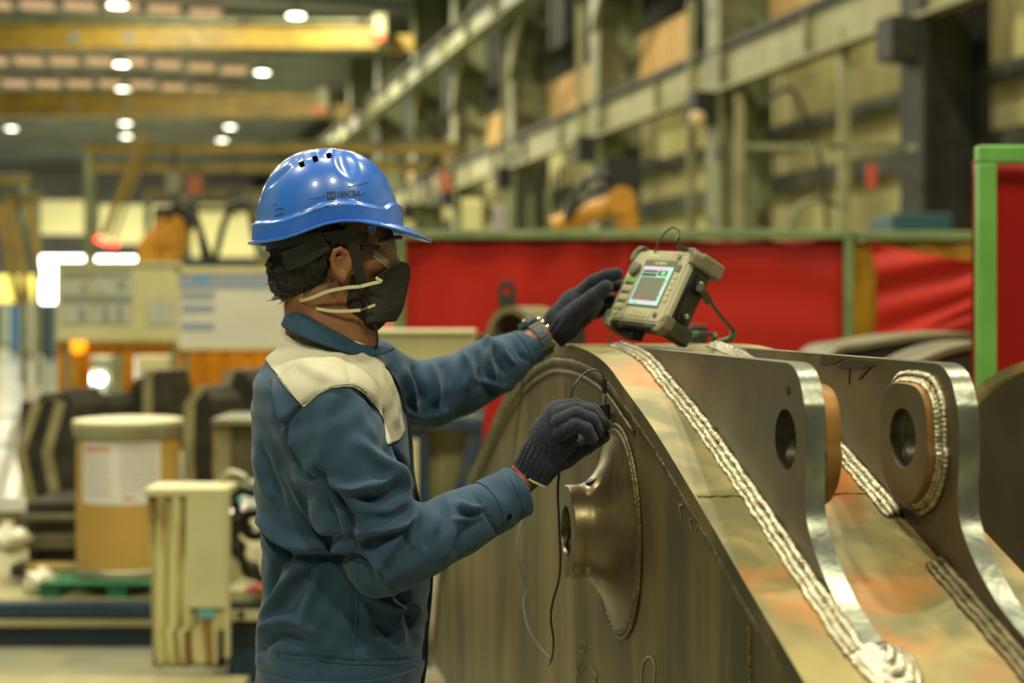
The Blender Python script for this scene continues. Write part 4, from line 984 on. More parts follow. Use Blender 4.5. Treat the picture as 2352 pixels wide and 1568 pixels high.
fl(sx1-0.036,sz1-0.020,sx1-0.02,sz1-0.011,'green_readout',m_scrg,0.0003,yq-0.0003,scr)
fl(sx0+0.004,sz1-0.007,sx1-0.018,sz1-0.002,'title_bar',m_scrp,0.0003,yq,scr)
fl(sx0+0.006,sz0+0.007,sx1-0.016,sz0+0.010,'pink_scale',m_scrp,0.0003,yq,scr); fl(sx0+0.02,sz0+0.022,sx0+0.045,sz0+0.0235,'red_gate',m_scrr,0.0003,yq-0.0003,scr)
fl(sx1-0.012,sz1-0.038,sx1-0.003,sz1-0.031,'green_readout',m_scrg,0.0003,yq,scr); fl(sx0+0.02,sz0+0.001,sx0+0.032,sz0+0.005,'green_readout',m_scrg,0.0003,yq,scr)
for z_ in (0.062,0.072,0.095): fl(sx1-0.011,z_,sx1-0.006,z_+0.0015,'menu_mark',m_scrd,0.0003,yq,scr)
# knob and keys
MB().lathe([(0.017,0.0),(0.0165,0.007),(0.014,0.0095),(0.001,0.010)],(0.036,yf,0.131),(0,-1,0),n=32).build('rotary_knob', m_bezel, dev, xf=DM, smooth=True)
def key(x0,z0,x1,z1,m,name='key'): MB().rbox((x0,yf-0.0022,z0),(x1,yf+0.001,z1),0.003).build(name,m,dev,xf=DM,bevel=0.0006)
key(0.020,0.099,0.034,0.109,m_keyg); key(0.037,0.099,0.051,0.109,m_keyg)
for z_ in (0.078,0.056,0.034):
    key(0.020,z_,0.034,z_+0.014,m_key); key(0.037,z_,0.051,z_+0.014,m_key)
for z_ in (0.094,0.072,0.050): fl(0.020,z_-0.001+0.0005,0.051,z_+0.003,'key_gap',m_case_dk,0.0004)
for k in range(7):
    x_=0.054+k*0.0158; MB().rbox((x_,yf-0.0016,0.0195),(x_+0.0125,yf+0.001,0.035),0.002).build('function_key', m_key, dev, xf=DM, bevel=0.0005)
    fl(x_-0.001,0.0165,x_+0.010,0.0180,'key_print',m_white,0.0003); fl(x_+0.0137,0.0180,x_+0.0147,0.035,'key_print',m_white,0.0003); fl(x_+0.0055,0.026,x_+0.0072,0.029,'key_print',m_white,0.0003,yf-0.0020)
for k in range(5):
    z_=0.060+k*0.0135; MB().rbox((0.1825,yf-0.0016,z_),(0.1955,yf+0.001,z_+0.0095),0.002).build('function_key', m_key, dev, xf=DM, bevel=0.0005)
    fl(0.197,z_-0.001,0.1985,z_+0.0115,'key_print',m_white,0.0003); fl(0.1825,z_-0.0030,0.197,z_-0.0018,'key_print',m_white,0.0003)
MB().rbox((0.181,yf-0.002,0.131),(0.195,yf+0.001,0.147),0.002).build('menu_key', m_bezel, dev, xf=DM, bevel=0.0005); fl(0.179,0.127,0.195,0.1285,'key_print',m_white,0.0003)
MB().rbox((0.166,yf-0.002,0.160),(0.178,yf+0.001,0.171),0.003).build('power_key', m_bezel, dev, xf=DM); fl(0.1705,0.163,0.1740,0.168,'warning_mark',mat('yellow_print',(220,190,30)),0.0004,yf-0.0021)
MB().lathe([(0.0065,0),(0.006,0.002),(0.001,0.0022)],(0.178,yf,0.027),(0,-1,0),n=20).build('round_key', m_bezel, dev, xf=DM, smooth=True)
fl(0.192,0.1635,0.1985,0.1665,'status_lamp',m_white,0.0006); fl(0.022,0.019,0.042,0.0225,'green_print',mat('green_print',(120,170,60)),0.0003)
def text_mesh(txt, size, name, m, fn, parent, ext=0.0):
    cu = bpy.data.curves.new(name, 'FONT'); cu.body = txt; cu.size = size; cu.align_x = 'CENTER'; cu.align_y = 'CENTER'; cu.resolution_u = 3; cu.offset = size*0.02
    to = link(bpy.data.objects.new(name+'_src', cu)); dg = bpy.context.evaluated_depsgraph_get(); dg.update()
    me = bpy.data.meshes.new_from_object(to.evaluated_get(dg)); bpy.data.objects.remove(to)
    for v in me.vertices: v.co = fn(v.co.x, v.co.y)
    o = link(bpy.data.objects.new(name, me)); me.materials.clear(); me.materials.append(m); attach(o, parent); return o
text_mesh('OLYMPUS', 0.010, 'maker_name', m_white, lambda a,b: DM@Vector((0.118+a, yf-0.0012, 0.1480+b)), dev)
text_mesh('EPOCH 650', 0.0085, 'model_name', m_white, lambda a,b: DM@Vector((0.084+a, yf-0.0006, 0.1645+b)), dev)
# wire stand with green sleeves
st=[px(1612,664,2.68),px(1622,680,2.72),px(1652,722,2.86),px(1686,762,2.98),px(1680,776,3.0),px(1652,784,3.03),px(1640,778,3.03),px(1640,769,3.03),px(1600,766,2.95),px(1578,778,2.86),px(1572,770,2.80)]
stand=MB().tube(catmull(st,5),0.0042,10).build('wire_stand', m_case_dk, dev, smooth=True)
MB().tube(catmull([px(1683,765,2.975),px(1679,777,3.0),px(1654,785,3.035),px(1641,780,3.035),px(1640,768,3.02)],5),0.0065,10).build('green_sleeve', m_pallet, stand, smooth=True)
MB().tube(catmull([px(1600,766,2.95),px(1584,770,2.88),px(1576,780,2.86)],4),0.0062,10).build('green_sleeve', m_pallet, stand, smooth=True)
MB().tube(catmull([px(1574,760,2.80),px(1572,772,2.80)],3),0.007,10).build('green_sleeve', m_pallet, stand, smooth=True)
MB().cyl(px(1608,660,2.69),px(1626,690,2.745),0.0085,12).build('stand_hinge', m_case_dk, dev)
# ---------------------------------------------------------------- probe and its cable
m_cable = mat('grey_cable', (60,58,48), rough=0.45); 
port = DM@Vector((0.150,0.03,DH+0.004))
cab = thing('probe_cable', 'thin dark cable looping from the tester down the plate and up to the probe', 'cable', port)
MB().tube(catmull([port+e2*0.006*DS,px(1552,560,2.73),px(1560,538,2.74),px(1556,525,2.75),px(1540,524,2.77),px(1520,543,2.80),px(1505,578,2.82),px(1480,640,2.86),px(1430,730,2.92),px(1396,783,2.98)],8),0.0020,8).build('cable_run', m_cable, cab, smooth=True)
MB().tube(catmull([px(1396,783,2.98),loc(0.16,ys(3.17),1.424),loc(0.05,ys(3.30),1.405),loc(-0.004,ys(3.38),1.385),px(1199,885,3.39),px(1193,940,3.40),px(1184,1010,3.40),px(1178,1075,3.36),px(1184,1120,3.3),px(1204,1175,3.2),px(1192,1225,3.12),px(1188,1270,3.06),px(1203,1345,3.0),px(1208,1362,2.98),px(1203,1385,2.95),px(1213,1440,2.85),px(1240,1485,2.75),px(1258,1505,2.68),px(1264,1512,2.62)],7),0.0022,8).build('cable_run', m_cable, cab, smooth=True)
MB().tube(catmull([px(1264,1512,2.62),px(1260,1526,2.60),px(1268,1510,2.57),px(1271,1470,2.53),px(1265,1420,2.50),px(1270,1380,2.49),px(1284,1330,2.48),px(1287,1280,2.47),px(1284,1200,2.46),px(1281,1130,2.45),px(1284,1090,2.45),px(1288,1055,2.455),px(1298,1010,2.455)],7),0.0021,8).build('cable_run', m_black, cab, smooth=True)
MB().tube(catmull([px(1310,950,2.43),px(1311,910,2.43),px(1322,882,2.43),px(1342,858,2.44),px(1363,849,2.44),px(1380,855,2.445),px(1388,872,2.45)],7),0.0019,8).build('cable_run', m_cable, cab, smooth=True)
MB().tube([px(1389,870,2.45),px(1388,905,2.45)],0.0042,10).build('strain_sleeve', m_black, cab, smooth=True)
MB().cyl(port,port+e2*0.010,0.0062,14).build('plug', m_screw, cab, smooth=True); MB().tube([port+e2*0.010,px(1553,560,2.73),px(1559,545,2.738)],[0.0042,0.0034,0.003],10).build('strain_sleeve', m_cable, cab, smooth=True)
pr = thing('probe', 'small clear wedge probe pressed against the plate by the gloved hand', 'probe', plate_pt(1408,962))
q=plate_pt(1402,962,0.0)
MB().prism([q+U*0.02+Vector((0,0,-0.018)),q-U*0.02+Vector((0,0,-0.018)),q-U*0.02+Vector((0,0,0.014)),q+U*0.02+Vector((0,0,0.014))],-Wd*0.022).build('probe_wedge', mat('acrylic_wedge',(150,148,110),rough=0.15), pr, bevel=0.002)
MB().cyl(px(1388,903,2.45),px(1386,935,2.45),0.0045,12).build('probe_connector', m_screw, pr, smooth=True)
MB().tube([px(1386,930,2.45),px(1390,965,2.448)],0.011,12).build('probe_body', m_black, pr, smooth=True)
# ================================================================ the worker
class SDF:
    def __init__(s, xs, ys_, zs):
        s.xs, s.ys, s.zs = [np.asarray(a, dtype=np.float32) for a in (xs, ys_, zs)]
        s.f = np.full((len(s.xs), len(s.ys), len(s.zs)), 0.2, dtype=np.float32)
    def _rng(s, lo, hi):
        r = []
        for a, l, h in zip((s.xs, s.ys, s.zs), lo, hi):
            i0 = max(0, int(np.searchsorted(a, l))-1); i1 = min(len(a), int(np.searchsorted(a, h))+1); r.append(slice(i0, i1))
        return r
    def grid(s, r): return np.meshgrid(s.xs[r[0]], s.ys[r[1]], s.zs[r[2]], indexing='ij', sparse=True)
    def blend(s, r, d, k, mode='u'):
        a = s.f[r[0], r[1], r[2]]
        if mode == 'u':
            h = np.clip(0.5+0.5*(a-d)/k, 0, 1); s.f[r[0], r[1], r[2]] = a*(1-h)+d*h-k*h*(1-h)
        else:
            d = -d; h = np.clip(0.5-0.5*(a-d)/k, 0, 1); s.f[r[0], r[1], r[2]] = a*(1-h)+d*h+k*h*(1-h)
    def cone(s, p, q, r0, r1, k=0.01, mode='u', flat=None):
        p = np.array(p, dtype=np.float32); q = np.array(q, dtype=np.float32); m = max(r0, r1)+k+0.03
        lo = np.minimum(p, q)-m; hi = np.maximum(p, q)+m; r = s._rng(lo, hi)
        if any(sl.start >= sl.stop for sl in r): return
        X, Y, Z = s.grid(r); d = q-p; L = max(float(d@d), 1e-9)
        t = np.clip(((X-p[0])*d[0]+(Y-p[1])*d[1]+(Z-p[2])*d[2])/L, 0, 1)
        dx, dy, dz = X-(p[0]+t*d[0]), Y-(p[1]+t*d[1]), Z-(p[2]+t*d[2])
        if flat is not None:      # flat: (normal, factor) squeezes along the normal
            n = np.array(flat[0], dtype=np.float32); n /= np.linalg.norm(n); a = dx*n[0]+dy*n[1]+dz*n[2]; g = flat[1]-1
            dist = np.sqrt(np.maximum(dx*dx+dy*dy+dz*dz+(flat[1]**2-1)*a*a, 1e-12))
        else: dist = np.sqrt(dx*dx+dy*dy+dz*dz)
        s.blend(r, dist-(r0+(r1-r0)*t), k, mode)
    def chain(s, pts, rad, k=0.01, mode='u', flat=None):
        for i in range(len(pts)-1): s.cone(pts[i], pts[i+1], rad[i], rad[i+1], k, mode, flat)
    def ell(s, c, rr, k=0.01, mode='u', rot=None):
        c = np.array(c, dtype=np.float32); m = max(rr)+k+0.03; r = s._rng(c-m, c+m); X, Y, Z = s.grid(r)
        x, y, z = X-c[0], Y-c[1], Z-c[2]
        if rot is not None:
            M = np.array(rot.transposed() if hasattr(rot, 'transposed') else rot, dtype=np.float32)
            x, y, z = M[0,0]*x+M[0,1]*y+M[0,2]*z, M[1,0]*x+M[1,1]*y+M[1,2]*z, M[2,0]*x+M[2,1]*y+M[2,2]*z
        q = np.sqrt((x/rr[0])**2+(y/rr[1])**2+(z/rr[2])**2); q2 = np.sqrt((x/rr[0]**2)**2+(y/rr[1]**2)**2+(z/rr[2]**2)**2)
        s.blend(r, q*(q-1)/np.maximum(q2, 1e-6), k, mode)
    def stack(s, rows, k=0.01, e=2.3):    # rows: (z, x0, x1, ycentre, yhalf) top to bottom
        rows = sorted(rows); z = np.array([a[0] for a in rows])
        cx = np.interp(s.zs, z, [(a[1]+a[2])/2 for a in rows]); rx = np.interp(s.zs, z, [(a[2]-a[1])/2 for a in rows])
        cy = np.interp(s.zs, z, [a[3] for a in rows]); ry = np.interp(s.zs, z, [a[4] for a in rows])
        ker = np.ones(7)/7
        for a in (cx, rx, cy, ry): a[3:-3] = np.convolve(a, ker, 'valid')
        X, Y, Z = s.grid([slice(None)]*3)
        q = (np.abs((X-cx[None,None,:])/rx[None,None,:])**e+np.abs((Y-cy[None,None,:])/ry[None,None,:])**e)**(1/e)
        d = (q-1)*np.minimum(rx, ry)[None,None,:]*0.9
        d = np.maximum(d, np.maximum(Z-z[-1], z[0]-Z))
        s.blend([slice(None)]*3, d.astype(np.float32), k)
    def mesh(s, smooth=2):
        f = s.f; ins = f < 0; nx, ny, nz = f.shape
        c = [ins[i:nx-1+i, j:ny-1+j, k:nz-1+k] for i in (0,1) for j in (0,1) for k in (0,1)]
        al = c[0].copy(); an = c[0].copy()
        for q in c[1:]: al &= q; an |= q
        act = an & ~al; I, J, K = np.nonzero(act); n = len(I)
        idx = np.full(act.shape, -1, dtype=np.int64); idx[I, J, K] = np.arange(n)
        acc = np.zeros((n, 3)); cnt = np.zeros(n)
        ax = (s.xs, s.ys, s.zs)
        for d in range(3):
            o1, o2 = [q for q in range(3) if q != d]
            for a in (0,1):
                for b in (0,1):
                    off = [0,0,0]; off[o1] = a; off[o2] = b
                    i0 = [I+off[0], J+off[1], K+off[2]]; i1 = [v.copy() for v in i0]; i1[d] = i1[d]+1
                    f0 = f[tuple(i0)]; f1 = f[tuple(i1)]; m = (f0 < 0) != (f1 < 0); t = np.where(m, f0/np.where(m, f0-f1, 1), 0)
                    for e in range(3):
                        v = ax[e][i0[e]]*(1-t)+ax[e][i1[e]]*t
                        acc[:, e] += np.where(m, v, 0)
                    cnt += m
        V = acc/np.maximum(cnt, 1)[:, None]
        Q = []
        for d in range(3):
            o1, o2 = [(1,2),(2,0),(0,1)][d]
            sl0 = [slice(None)]*3; sl1 = [slice(None)]*3; sl0[d] = slice(0,-1); sl1[d] = slice(1,None)
            a = ins[tuple(sl0)]; b = ins[tuple(sl1)]; E = np.nonzero(a != b)
            m = (E[o1] > 0) & (E[o2] > 0) & (E[o1] < f.shape[o1]-1) & (E[o2] < f.shape[o2]-1)
            E = [e[m] for e in E]; sg = a[tuple(E)]
            def at(d1, d2):
                q = [e.copy() for e in E]; q[o1] = q[o1]+d1; q[o2] = q[o2]+d2; return idx[tuple(q)]
            A, B, Cc, D = at(-1,-1), at(0,-1), at(0,0), at(-1,0)
            quad = np.stack([A, B, Cc, D], 1); quad[~sg] = quad[~sg][:, ::-1]; Q.append(quad)
        Q = np.concatenate(Q); Q = Q[(Q >= 0).all(1)]
        for _ in range(smooth): V = lap(V, Q, 0.5)
        return V, Q
def lap(V, Q, w):
    n = len(V); S_ = np.zeros_like(V); c = np.zeros(n)
    for i in range(4):
        a, b = Q[:, i], Q[:, (i+1) % 4]
        for e in range(3):
            S_[:, e] += np.bincount(a, V[b, e], n)+np.bincount(b, V[a, e], n)
        c += np.bincount(a, minlength=n)+np.bincount(b, minlength=n)
    return V*(1-w)+w*S_/np.maximum(c, 1)[:, None]
def vnormals(V, Q):
    fn = np.cross(V[Q[:,2]]-V[Q[:,0]], V[Q[:,3]]-V[Q[:,1]]); N = np.zeros_like(V)
    for i in range(4):
        for e in range(3): N[:, e] += np.bincount(Q[:, i], fn[:, e], len(V))
    return N/np.maximum(np.linalg.norm(N, axis=1), 1e-12)[:, None]
def np_mesh(name, V, Q, m, parent, smooth=True):
    me = bpy.data.meshes.new(name); k = Q.shape[1]
    me.vertices.add(len(V)); me.vertices.foreach_set('co', V.astype(np.float32).ravel())
    me.loops.add(Q.size); me.loops.foreach_set('vertex_index', Q.astype(np.int32).ravel())
    me.polygons.add(len(Q)); me.polygons.foreach_set('loop_start', np.arange(0, Q.size, k, dtype=np.int32)); me.polygons.foreach_set('loop_total', np.full(len(Q), k, dtype=np.int32))
    me.update(calc_edges=True); me.validate()
    if smooth: me.polygons.foreach_set('use_smooth', [True]*len(me.polygons))
    me.materials.append(m); o = link(bpy.data.objects.new(name, me)); attach(o, parent); return o
def keep(V, Q, mask):
    Q = Q[mask[Q].all(1)]; u, inv = np.unique(Q, return_inverse=True); return V[u], inv.reshape(Q.shape)
def snap(V, Q, a, n, tol=0.006, sel=None):
    E = np.concatenate([Q[:, [i, (i+1) % 4]] for i in range(4)]); E.sort(axis=1); key = E[:,0]*len(V)+E[:,1]
    u, c = np.unique(key, return_counts=True); k = u[c == 1]; b = np.unique(np.concatenate([k//len(V), k % len(V)]))
    d = (V[b]-np.array(a))@np.array(n); m = np.abs(d) < tol
    if sel is not None: m &= sel(V[b])
    V = V.copy(); V[b[m]] -= d[m][:, None]*np.array(n)[None, :]; return V
def P3(x, y, Y): v = px(x, y, Y); return (v.x, v.y, v.z)
def topx(V): return np.stack([V[:,0]/V[:,1]*F+CX, HY-(V[:,2]-H)/V[:,1]*F], 1)
def seg_dist(P, a, b):
    a = np.array(a, float); b = np.array(b, float); d = b-a; t = np.clip(((P-a)@d)/max(d@d, 1e-9), 0, 1)
    return np.linalg.norm(P-(a+t[:, None]*d), axis=1), t
def folds(V, Q, items, side=-1):
    """raise ridges (amp > 0) and press grooves (amp < 0), amp in metres, width in pixels, on the side seen"""
    N = vnormals(V, Q); P = topx(V); D = np.zeros(len(V))
    face = np.clip(-(N[:, 1])*2.2+0.35, 0, 1) if side < 0 else np.ones(len(V))
    for (pts, amp, w) in items:
        best = np.zeros(len(V)); tot = len(pts)-1
        cpts = [tuple(p)[:2] for p in catmull([(a, b, 0) for a, b in pts], 4)]
        m = (P[:,0] > min(p[0] for p in cpts)-3*w) & (P[:,0] < max(p[0] for p in cpts)+3*w) & (P[:,1] > min(p[1] for p in cpts)-3*w) & (P[:,1] < max(p[1] for p in cpts)+3*w)
        Pm = P[m]; bm_ = np.zeros(len(Pm))
        for i in range(len(cpts)-1):
            d, t = seg_dist(Pm, cpts[i], cpts[i+1]); u = (i+t)/(len(cpts)-1); taper = np.clip(np.sin(np.pi*np.clip(u, 0.02, 0.98))**0.5, 0.15, 1)
            bm_ = np.maximum(bm_, np.exp(-(d/(w*0.85))**2)*taper)
        D[m] += amp*1.9*bm_
    return V+N*(D*face)[:, None]

m_skin = mat('brown_skin', (146,98,60), (126,82,50), rough=0.5, scale=30, bump=0.06, bscale=300, sheen=0.0)
MATS['brown_skin'].node_tree.nodes['Principled BSDF'].inputs['Subsurface Weight'].default_value = 0.08
m_hair = mat('black_hair', (20,16,12), (34,27,20), rough=0.45, scale=40, stretch=(1,1,0.2), bump=0.5, bscale=180, bstretch=(1,1,0.25))
m_beard = mat('dark_beard', (38,26,18), (60,42,28), rough=0.7, scale=220, bump=0.6, bscale=500)
m_jack = mat('blue_work_cloth', (53,79,103), (44,69,92), rough=0.85, scale=9, bump=0.12, bscale=900, sheen=0.15, spec=0.2)
m_yoke = mat('beige_work_cloth', (198,194,172), (184,180,158), rough=0.85, scale=9, bump=0.12, bscale=900, spec=0.2)
m_coll = mat('dark_blue_cloth', (46,72,92), (38,62,82), rough=0.85, scale=12, bump=0.12, bscale=900, spec=0.2)
m_trou = mat('khaki_cloth', (120,112,82), (104,98,72), rough=0.9, scale=6, bump=0.1, bscale=500)
m_glove = mat('navy_knit', (50,55,70), (35,40,52), rough=0.95, scale=300, bump=0.55, bscale=420, sheen=0.2, spec=0.15)
m_elastic = mat('cream_elastic', (206,202,160), rough=0.7); m_pinkband = mat('pink_edge', (190,60,80), rough=0.7)

wl = thing('worker', 'person in blue work jacket with beige yoke, both gloved hands reaching to the steel', 'person', (px(780,0,2.5).x, 2.5, 0))
# ---- shared joints (pixels and depth)
NSH, NEL, NWR = P3(752,930,2.31), P3(888,1262,2.30), P3(1172,1128,2.42)     # near arm
NHD = P3(1228,1082,2.435)
FSH, FEL, FWR = P3(872,878,2.70), P3(985,905,2.76), P3(1232,782,2.86)       # far arm
FHD = P3(1268,762,2.875)
# ---- body: one continuous surface
xs = np.concatenate([np.arange(-0.56,-0.44,0.008), np.arange(-0.44,-0.15,0.0032), np.arange(-0.15,0.12,0.0055)])
ysv = np.concatenate([np.arange(2.16,2.40,0.008), np.arange(2.40,2.62,0.0035), np.arange(2.62,3.0,0.008)])
zs_ = np.concatenate([np.arange(-0.02,1.30,0.010), np.arange(1.30,1.47,0.005), np.arange(1.47,1.80,0.0032)])
B = SDF(xs, ysv, zs_)
hc = P3(762,560,2.5)
B.ell(P3(752,525,2.5), (0.100,0.078,0.098), 0.01)                     # skull
B.ell(P3(815,590,2.5), (0.070,0.066,0.080), 0.02)                     # face mass
B.ell(P3(862,560,2.5), (0.030,0.052,0.040), 0.02)                     # brow
B.cone(P3(800,690,2.5), P3(850,705,2.5), 0.050, 0.030, 0.03)          # jaw
B.cone(P3(862,640,2.5), P3(872,690,2.5), 0.034, 0.030, 0.02)          # mouth area
B.chain([P3(890,575,2.5),P3(907,615,2.5),P3(915,632,2.5)], [0.010,0.011,0.014], 0.012)    # nose
B.ell(P3(868,600,2.452), (0.022,0.016,0.018), 0.012); B.ell(P3(868,600,2.548), (0.022,0.016,0.018), 0.012)   # cheeks
B.ell(P3(882,572,2.458), (0.012,0.010,0.008), 0.008, 's'); B.ell(P3(882,572,2.542), (0.012,0.010,0.008), 0.008, 's')  # eye sockets
B.ell(P3(880,573,2.463), (0.011,0.010,0.010), 0.003); B.ell(P3(880,573,2.537), (0.011,0.010,0.010), 0.003)       # eyeballs
B.chain([P3(893,660,2.475),P3(898,659,2.5),P3(893,660,2.525)], [0.006,0.008,0.006], 0.006); B.chain([P3(891,670,2.475),P3(896,670,2.5),P3(891,670,2.525)], [0.006,0.008,0.006], 0.006)
B.chain([P3(728,690,2.5),P3(745,760,2.5),P3(752,830,2.5)], [0.058,0.060,0.075], 0.03)     # neck back
B.cone(P3(790,700,2.5), P3(790,790,2.5), 0.050, 0.056, 0.03)
# ears: a rim, an inner hollow and a lobe
for sg, yy_ in ((-1, 2.5-0.082), (1, 2.5+0.082)):
    E = lambda x, y, o=0.0: (px(x,y,2.42 if sg < 0 else 2.5).x, yy_+sg*o, px(x,y,2.42 if sg < 0 else 2.5).z)
    ex_, ez_ = -0.0, 0.0
    B.ell(E(784,604,-0.004), (0.019,0.009,0.031), 0.006)
    B.chain([E(793,582,0.007),E(783,573,0.010),E(771,578,0.012),E(766,595,0.012),E(770,615,0.010),E(780,633,0.007),E(788,640,0.005),E(792,630,0.003)], [0.0045,0.005,0.005,0.005,0.0048,0.0055,0.0068,0.005], 0.003)
    B.ell(E(785,600,0.012), (0.009,0.007,0.016), 0.003, 's'); B.chain([E(790,588,0.003),E(780,592,0.006),E(778,608,0.005)], [0.003,0.0032,0.003], 0.002)
# trunk under the jacket, legs
zz = lambda y: H-(y-HY)/F*2.5
xx = lambda x: (x-CX)/F*2.5
ROWS = [(748,690,800,.040),(772,656,838,.062),(800,640,860,.088),(832,610,882,.150),(870,592,908,.212),(930,588,922,.212),(1000,588,940,.200),(1080,590,945,.186),(1150,594,958,.176),(1230,606,978,.172),(1300,608,988,.172),(1400,606,984,.178),(1490,594,976,.182),(1568,600,966,.182),(1640,604,962,.178)]
def rows(shrink, last=None):
    out = []
    for (y, a, b, h) in ROWS: out.append((zz(y), xx(a)+shrink, xx(b)-shrink, 2.5, max(h-shrink, 0.03)))
    return out
Bst = SDF(xs, ysv, zs_)
Bst.stack(rows(0.036)+[(0.80, xx(625), xx(940), 2.5, 0.155)], 0.01)
B.f = np.minimum(B.f, Bst.f) ; del Bst
B.chain([NSH, NEL], [0.050,0.040], 0.03); B.chain([NEL, NWR, NHD], [0.040,0.026,0.0215], 0.01); B.chain([FSH, FEL], [0.050,0.042], 0.03); B.chain([FEL, FWR, FHD], [0.042,0.028,0.023], 0.01)
for yy_ in (2.41, 2.59):
    B.chain([(xx(780),yy_,0.90),(xx(795),yy_,0.50),(xx(775),yy_,0.10)], [0.085,0.058,0.042], 0.03); B.cone((xx(765),yy_,0.055), (xx(765)+0.17,yy_,0.04), 0.042, 0.034, 0.02)
# hands inside the gloves
NK = P3(1300,965,2.43); B.cone(NHD, NK, 0.021, 0.024, 0.01); FK = P3(1345,688,2.88); B.cone(FHD, FK, 0.024, 0.025, 0.01)
# finger roots so the hand reads as a hand under the glove
FING_OLD = [([(1282,948,2.405),(1318,928,2.395),(1352,932,2.405),(1378,960,2.425)],0),([(1285,972,2.39),(1322,943,2.375),(1360,955,2.385),(1376,985,2.405)],1),([(1290,998,2.385),(1325,975,2.362),(1352,985,2.368),(1362,1010,2.385)],2),([(1278,930,2.43),(1322,920,2.425),(1368,933,2.43),(1392,972,2.437)],3)]
TH_N = [(1262,1062,2.438),(1300,1048,2.448),(1345,1022,2.455),(1380,1003,2.455)]
GN = [[(1280,940,2.43),(1322,931,2.425),(1364,944,2.43),(1386,970,2.437)],[(1284,952,2.410),(1320,939,2.402),(1356,946,2.41),(1376,968,2.425)],[(1286,968,2.398),(1324,951,2.386),(1358,964,2.394),(1372,988,2.41)],[(1290,992,2.396),(1322,976,2.377),(1346,985,2.379),(1358,1004,2.392)]]
for pts in GN: B.chain([P3(*p) for p in pts], [0.0075,0.0068,0.006,0.005], 0.003)
B.chain([P3(*p) for p in TH_N], [0.010,0.009,0.0085,0.0065], 0.005)
FING_F = [[(1335,668,2.87),(1368,640,2.865),(1398,628,2.86),(1419,624,2.855)],[(1342,684,2.895),(1372,660,2.90),(1402,652,2.90),(1428,655,2.89)],[(1345,704,2.915),(1378,690,2.925),(1405,688,2.925),(1430,692,2.92)],[(1340,722,2.925),(1368,716,2.94),(1392,712,2.94),(1410,710,2.94)]]
TH_F = [(1300,735,2.845),(1330,705,2.825),(1362,680,2.812),(1392,655,2.803)]
for pts in FING_F: B.chain([P3(*p) for p in pts], [0.008,0.0075,0.007,0.006], 0.004)
B.chain([P3(*p) for p in TH_F], [0.010,0.0095,0.009,0.0075], 0.005)
V, Q = B.mesh(1); del B
body = np_mesh('body', V, Q, m_skin, wl)
body['label'] = 'brown skin of face, neck and wrists'
body.data.materials.append(m_beard)
# ---- beard and hair
hs = SDF(np.arange(-0.46,-0.20,0.0028), np.arange(2.39,2.61,0.0028), np.arange(1.42,1.72,0.0028))
hs.ell(P3(744,540,2.5), (0.096,0.081,0.100), 0.01); hs.ell(P3(700,630,2.5), (0.062,0.068,0.055), 0.02); hs.ell(P3(672,640,2.5), (0.030,0.045,0.030), 0.02)
hs.chain([P3(668,648,2.5),P3(645,655,2.49),P3(634,668,2.49)], [0.020,0.012,0.004], 0.01)
hs.cone(P3(745,600,2.43), P3(770,548,2.43), 0.014, 0.014, 0.02)
hs.cone(P3(745,600,2.57), P3(770,548,2.57), 0.014, 0.014, 0.02)
hs.ell(P3(842,610,2.5), (0.074,0.10,0.075), 0.012, 's')
hs.ell(P3(786,612,2.42), (0.023,0.03,0.036), 0.006, 's')
V, Q = hs.mesh(2); N = vnormals(V, Q)
V = V+N*(0.0016*np.sin(V[:,0]*900+V[:,2]*260)+0.0012*np.sin(V[:,0]*1500-V[:,1]*700+V[:,2]*300))[:, None]
hair = np_mesh('hair', V, Q, m_hair, wl); hair['label'] = 'short black hair at the nape'
mbh = MB(); rnd = random.Random(11)
for i in range(150):
    a = (rnd.uniform(640,735), rnd.uniform(632,690)); s_ = rnd.uniform(14,34); ang = R(rnd.uniform(120,215)); Yh = 2.5+rnd.uniform(-0.062,0.03)
    if a[0] > 690 and a[1] > 670: continue
    p0 = px(a[0]+8, a[1]-6, Yh); p1 = px(a[0]+s_*0.5*math.cos(ang), a[1]+s_*0.35*math.sin(ang), Yh); p2 = px(a[0]+s_*math.cos(ang), a[1]+s_*math.sin(ang)*0.8+3, Yh)
    mbh.tube([p0,p1,p2], [0.0016,0.0011,0.0003], 4)
o = mbh.build('hair_tufts', m_hair, hair, smooth=True); o['kind'] = 'stuff'
bs_ = SDF(np.arange(-0.34,-0.18,0.0028), np.arange(2.42,2.58,0.0028), np.arange(1.43,1.64,0.0028))
bs_.cone(P3(806,704,2.5), P3(840,718,2.5), 0.053, 0.034, 0.02); bs_.cone(P3(818,640,2.448), P3(818,700,2.460), 0.012, 0.016, 0.02); bs_.cone(P3(818,640,2.552), P3(818,700,2.540), 0.012, 0.016, 0.02); bs_.cone(P3(818,690,2.462), P3(838,738,2.48), 0.016, 0.018, 0.02); bs_.cone(P3(818,690,2.538), P3(838,738,2.52), 0.016, 0.018, 0.02); bs_.cone(P3(850,706,2.5), P3(862,686,2.5), 0.034, 0.032, 0.02)
bs_.ell(P3(766,665,2.5), (0.028,0.1,0.07), 0.012, 's')
V, Q = bs_.mesh(1); np_mesh('beard', V, Q, m_beard, wl)['label'] = 'short dark beard under the mask'
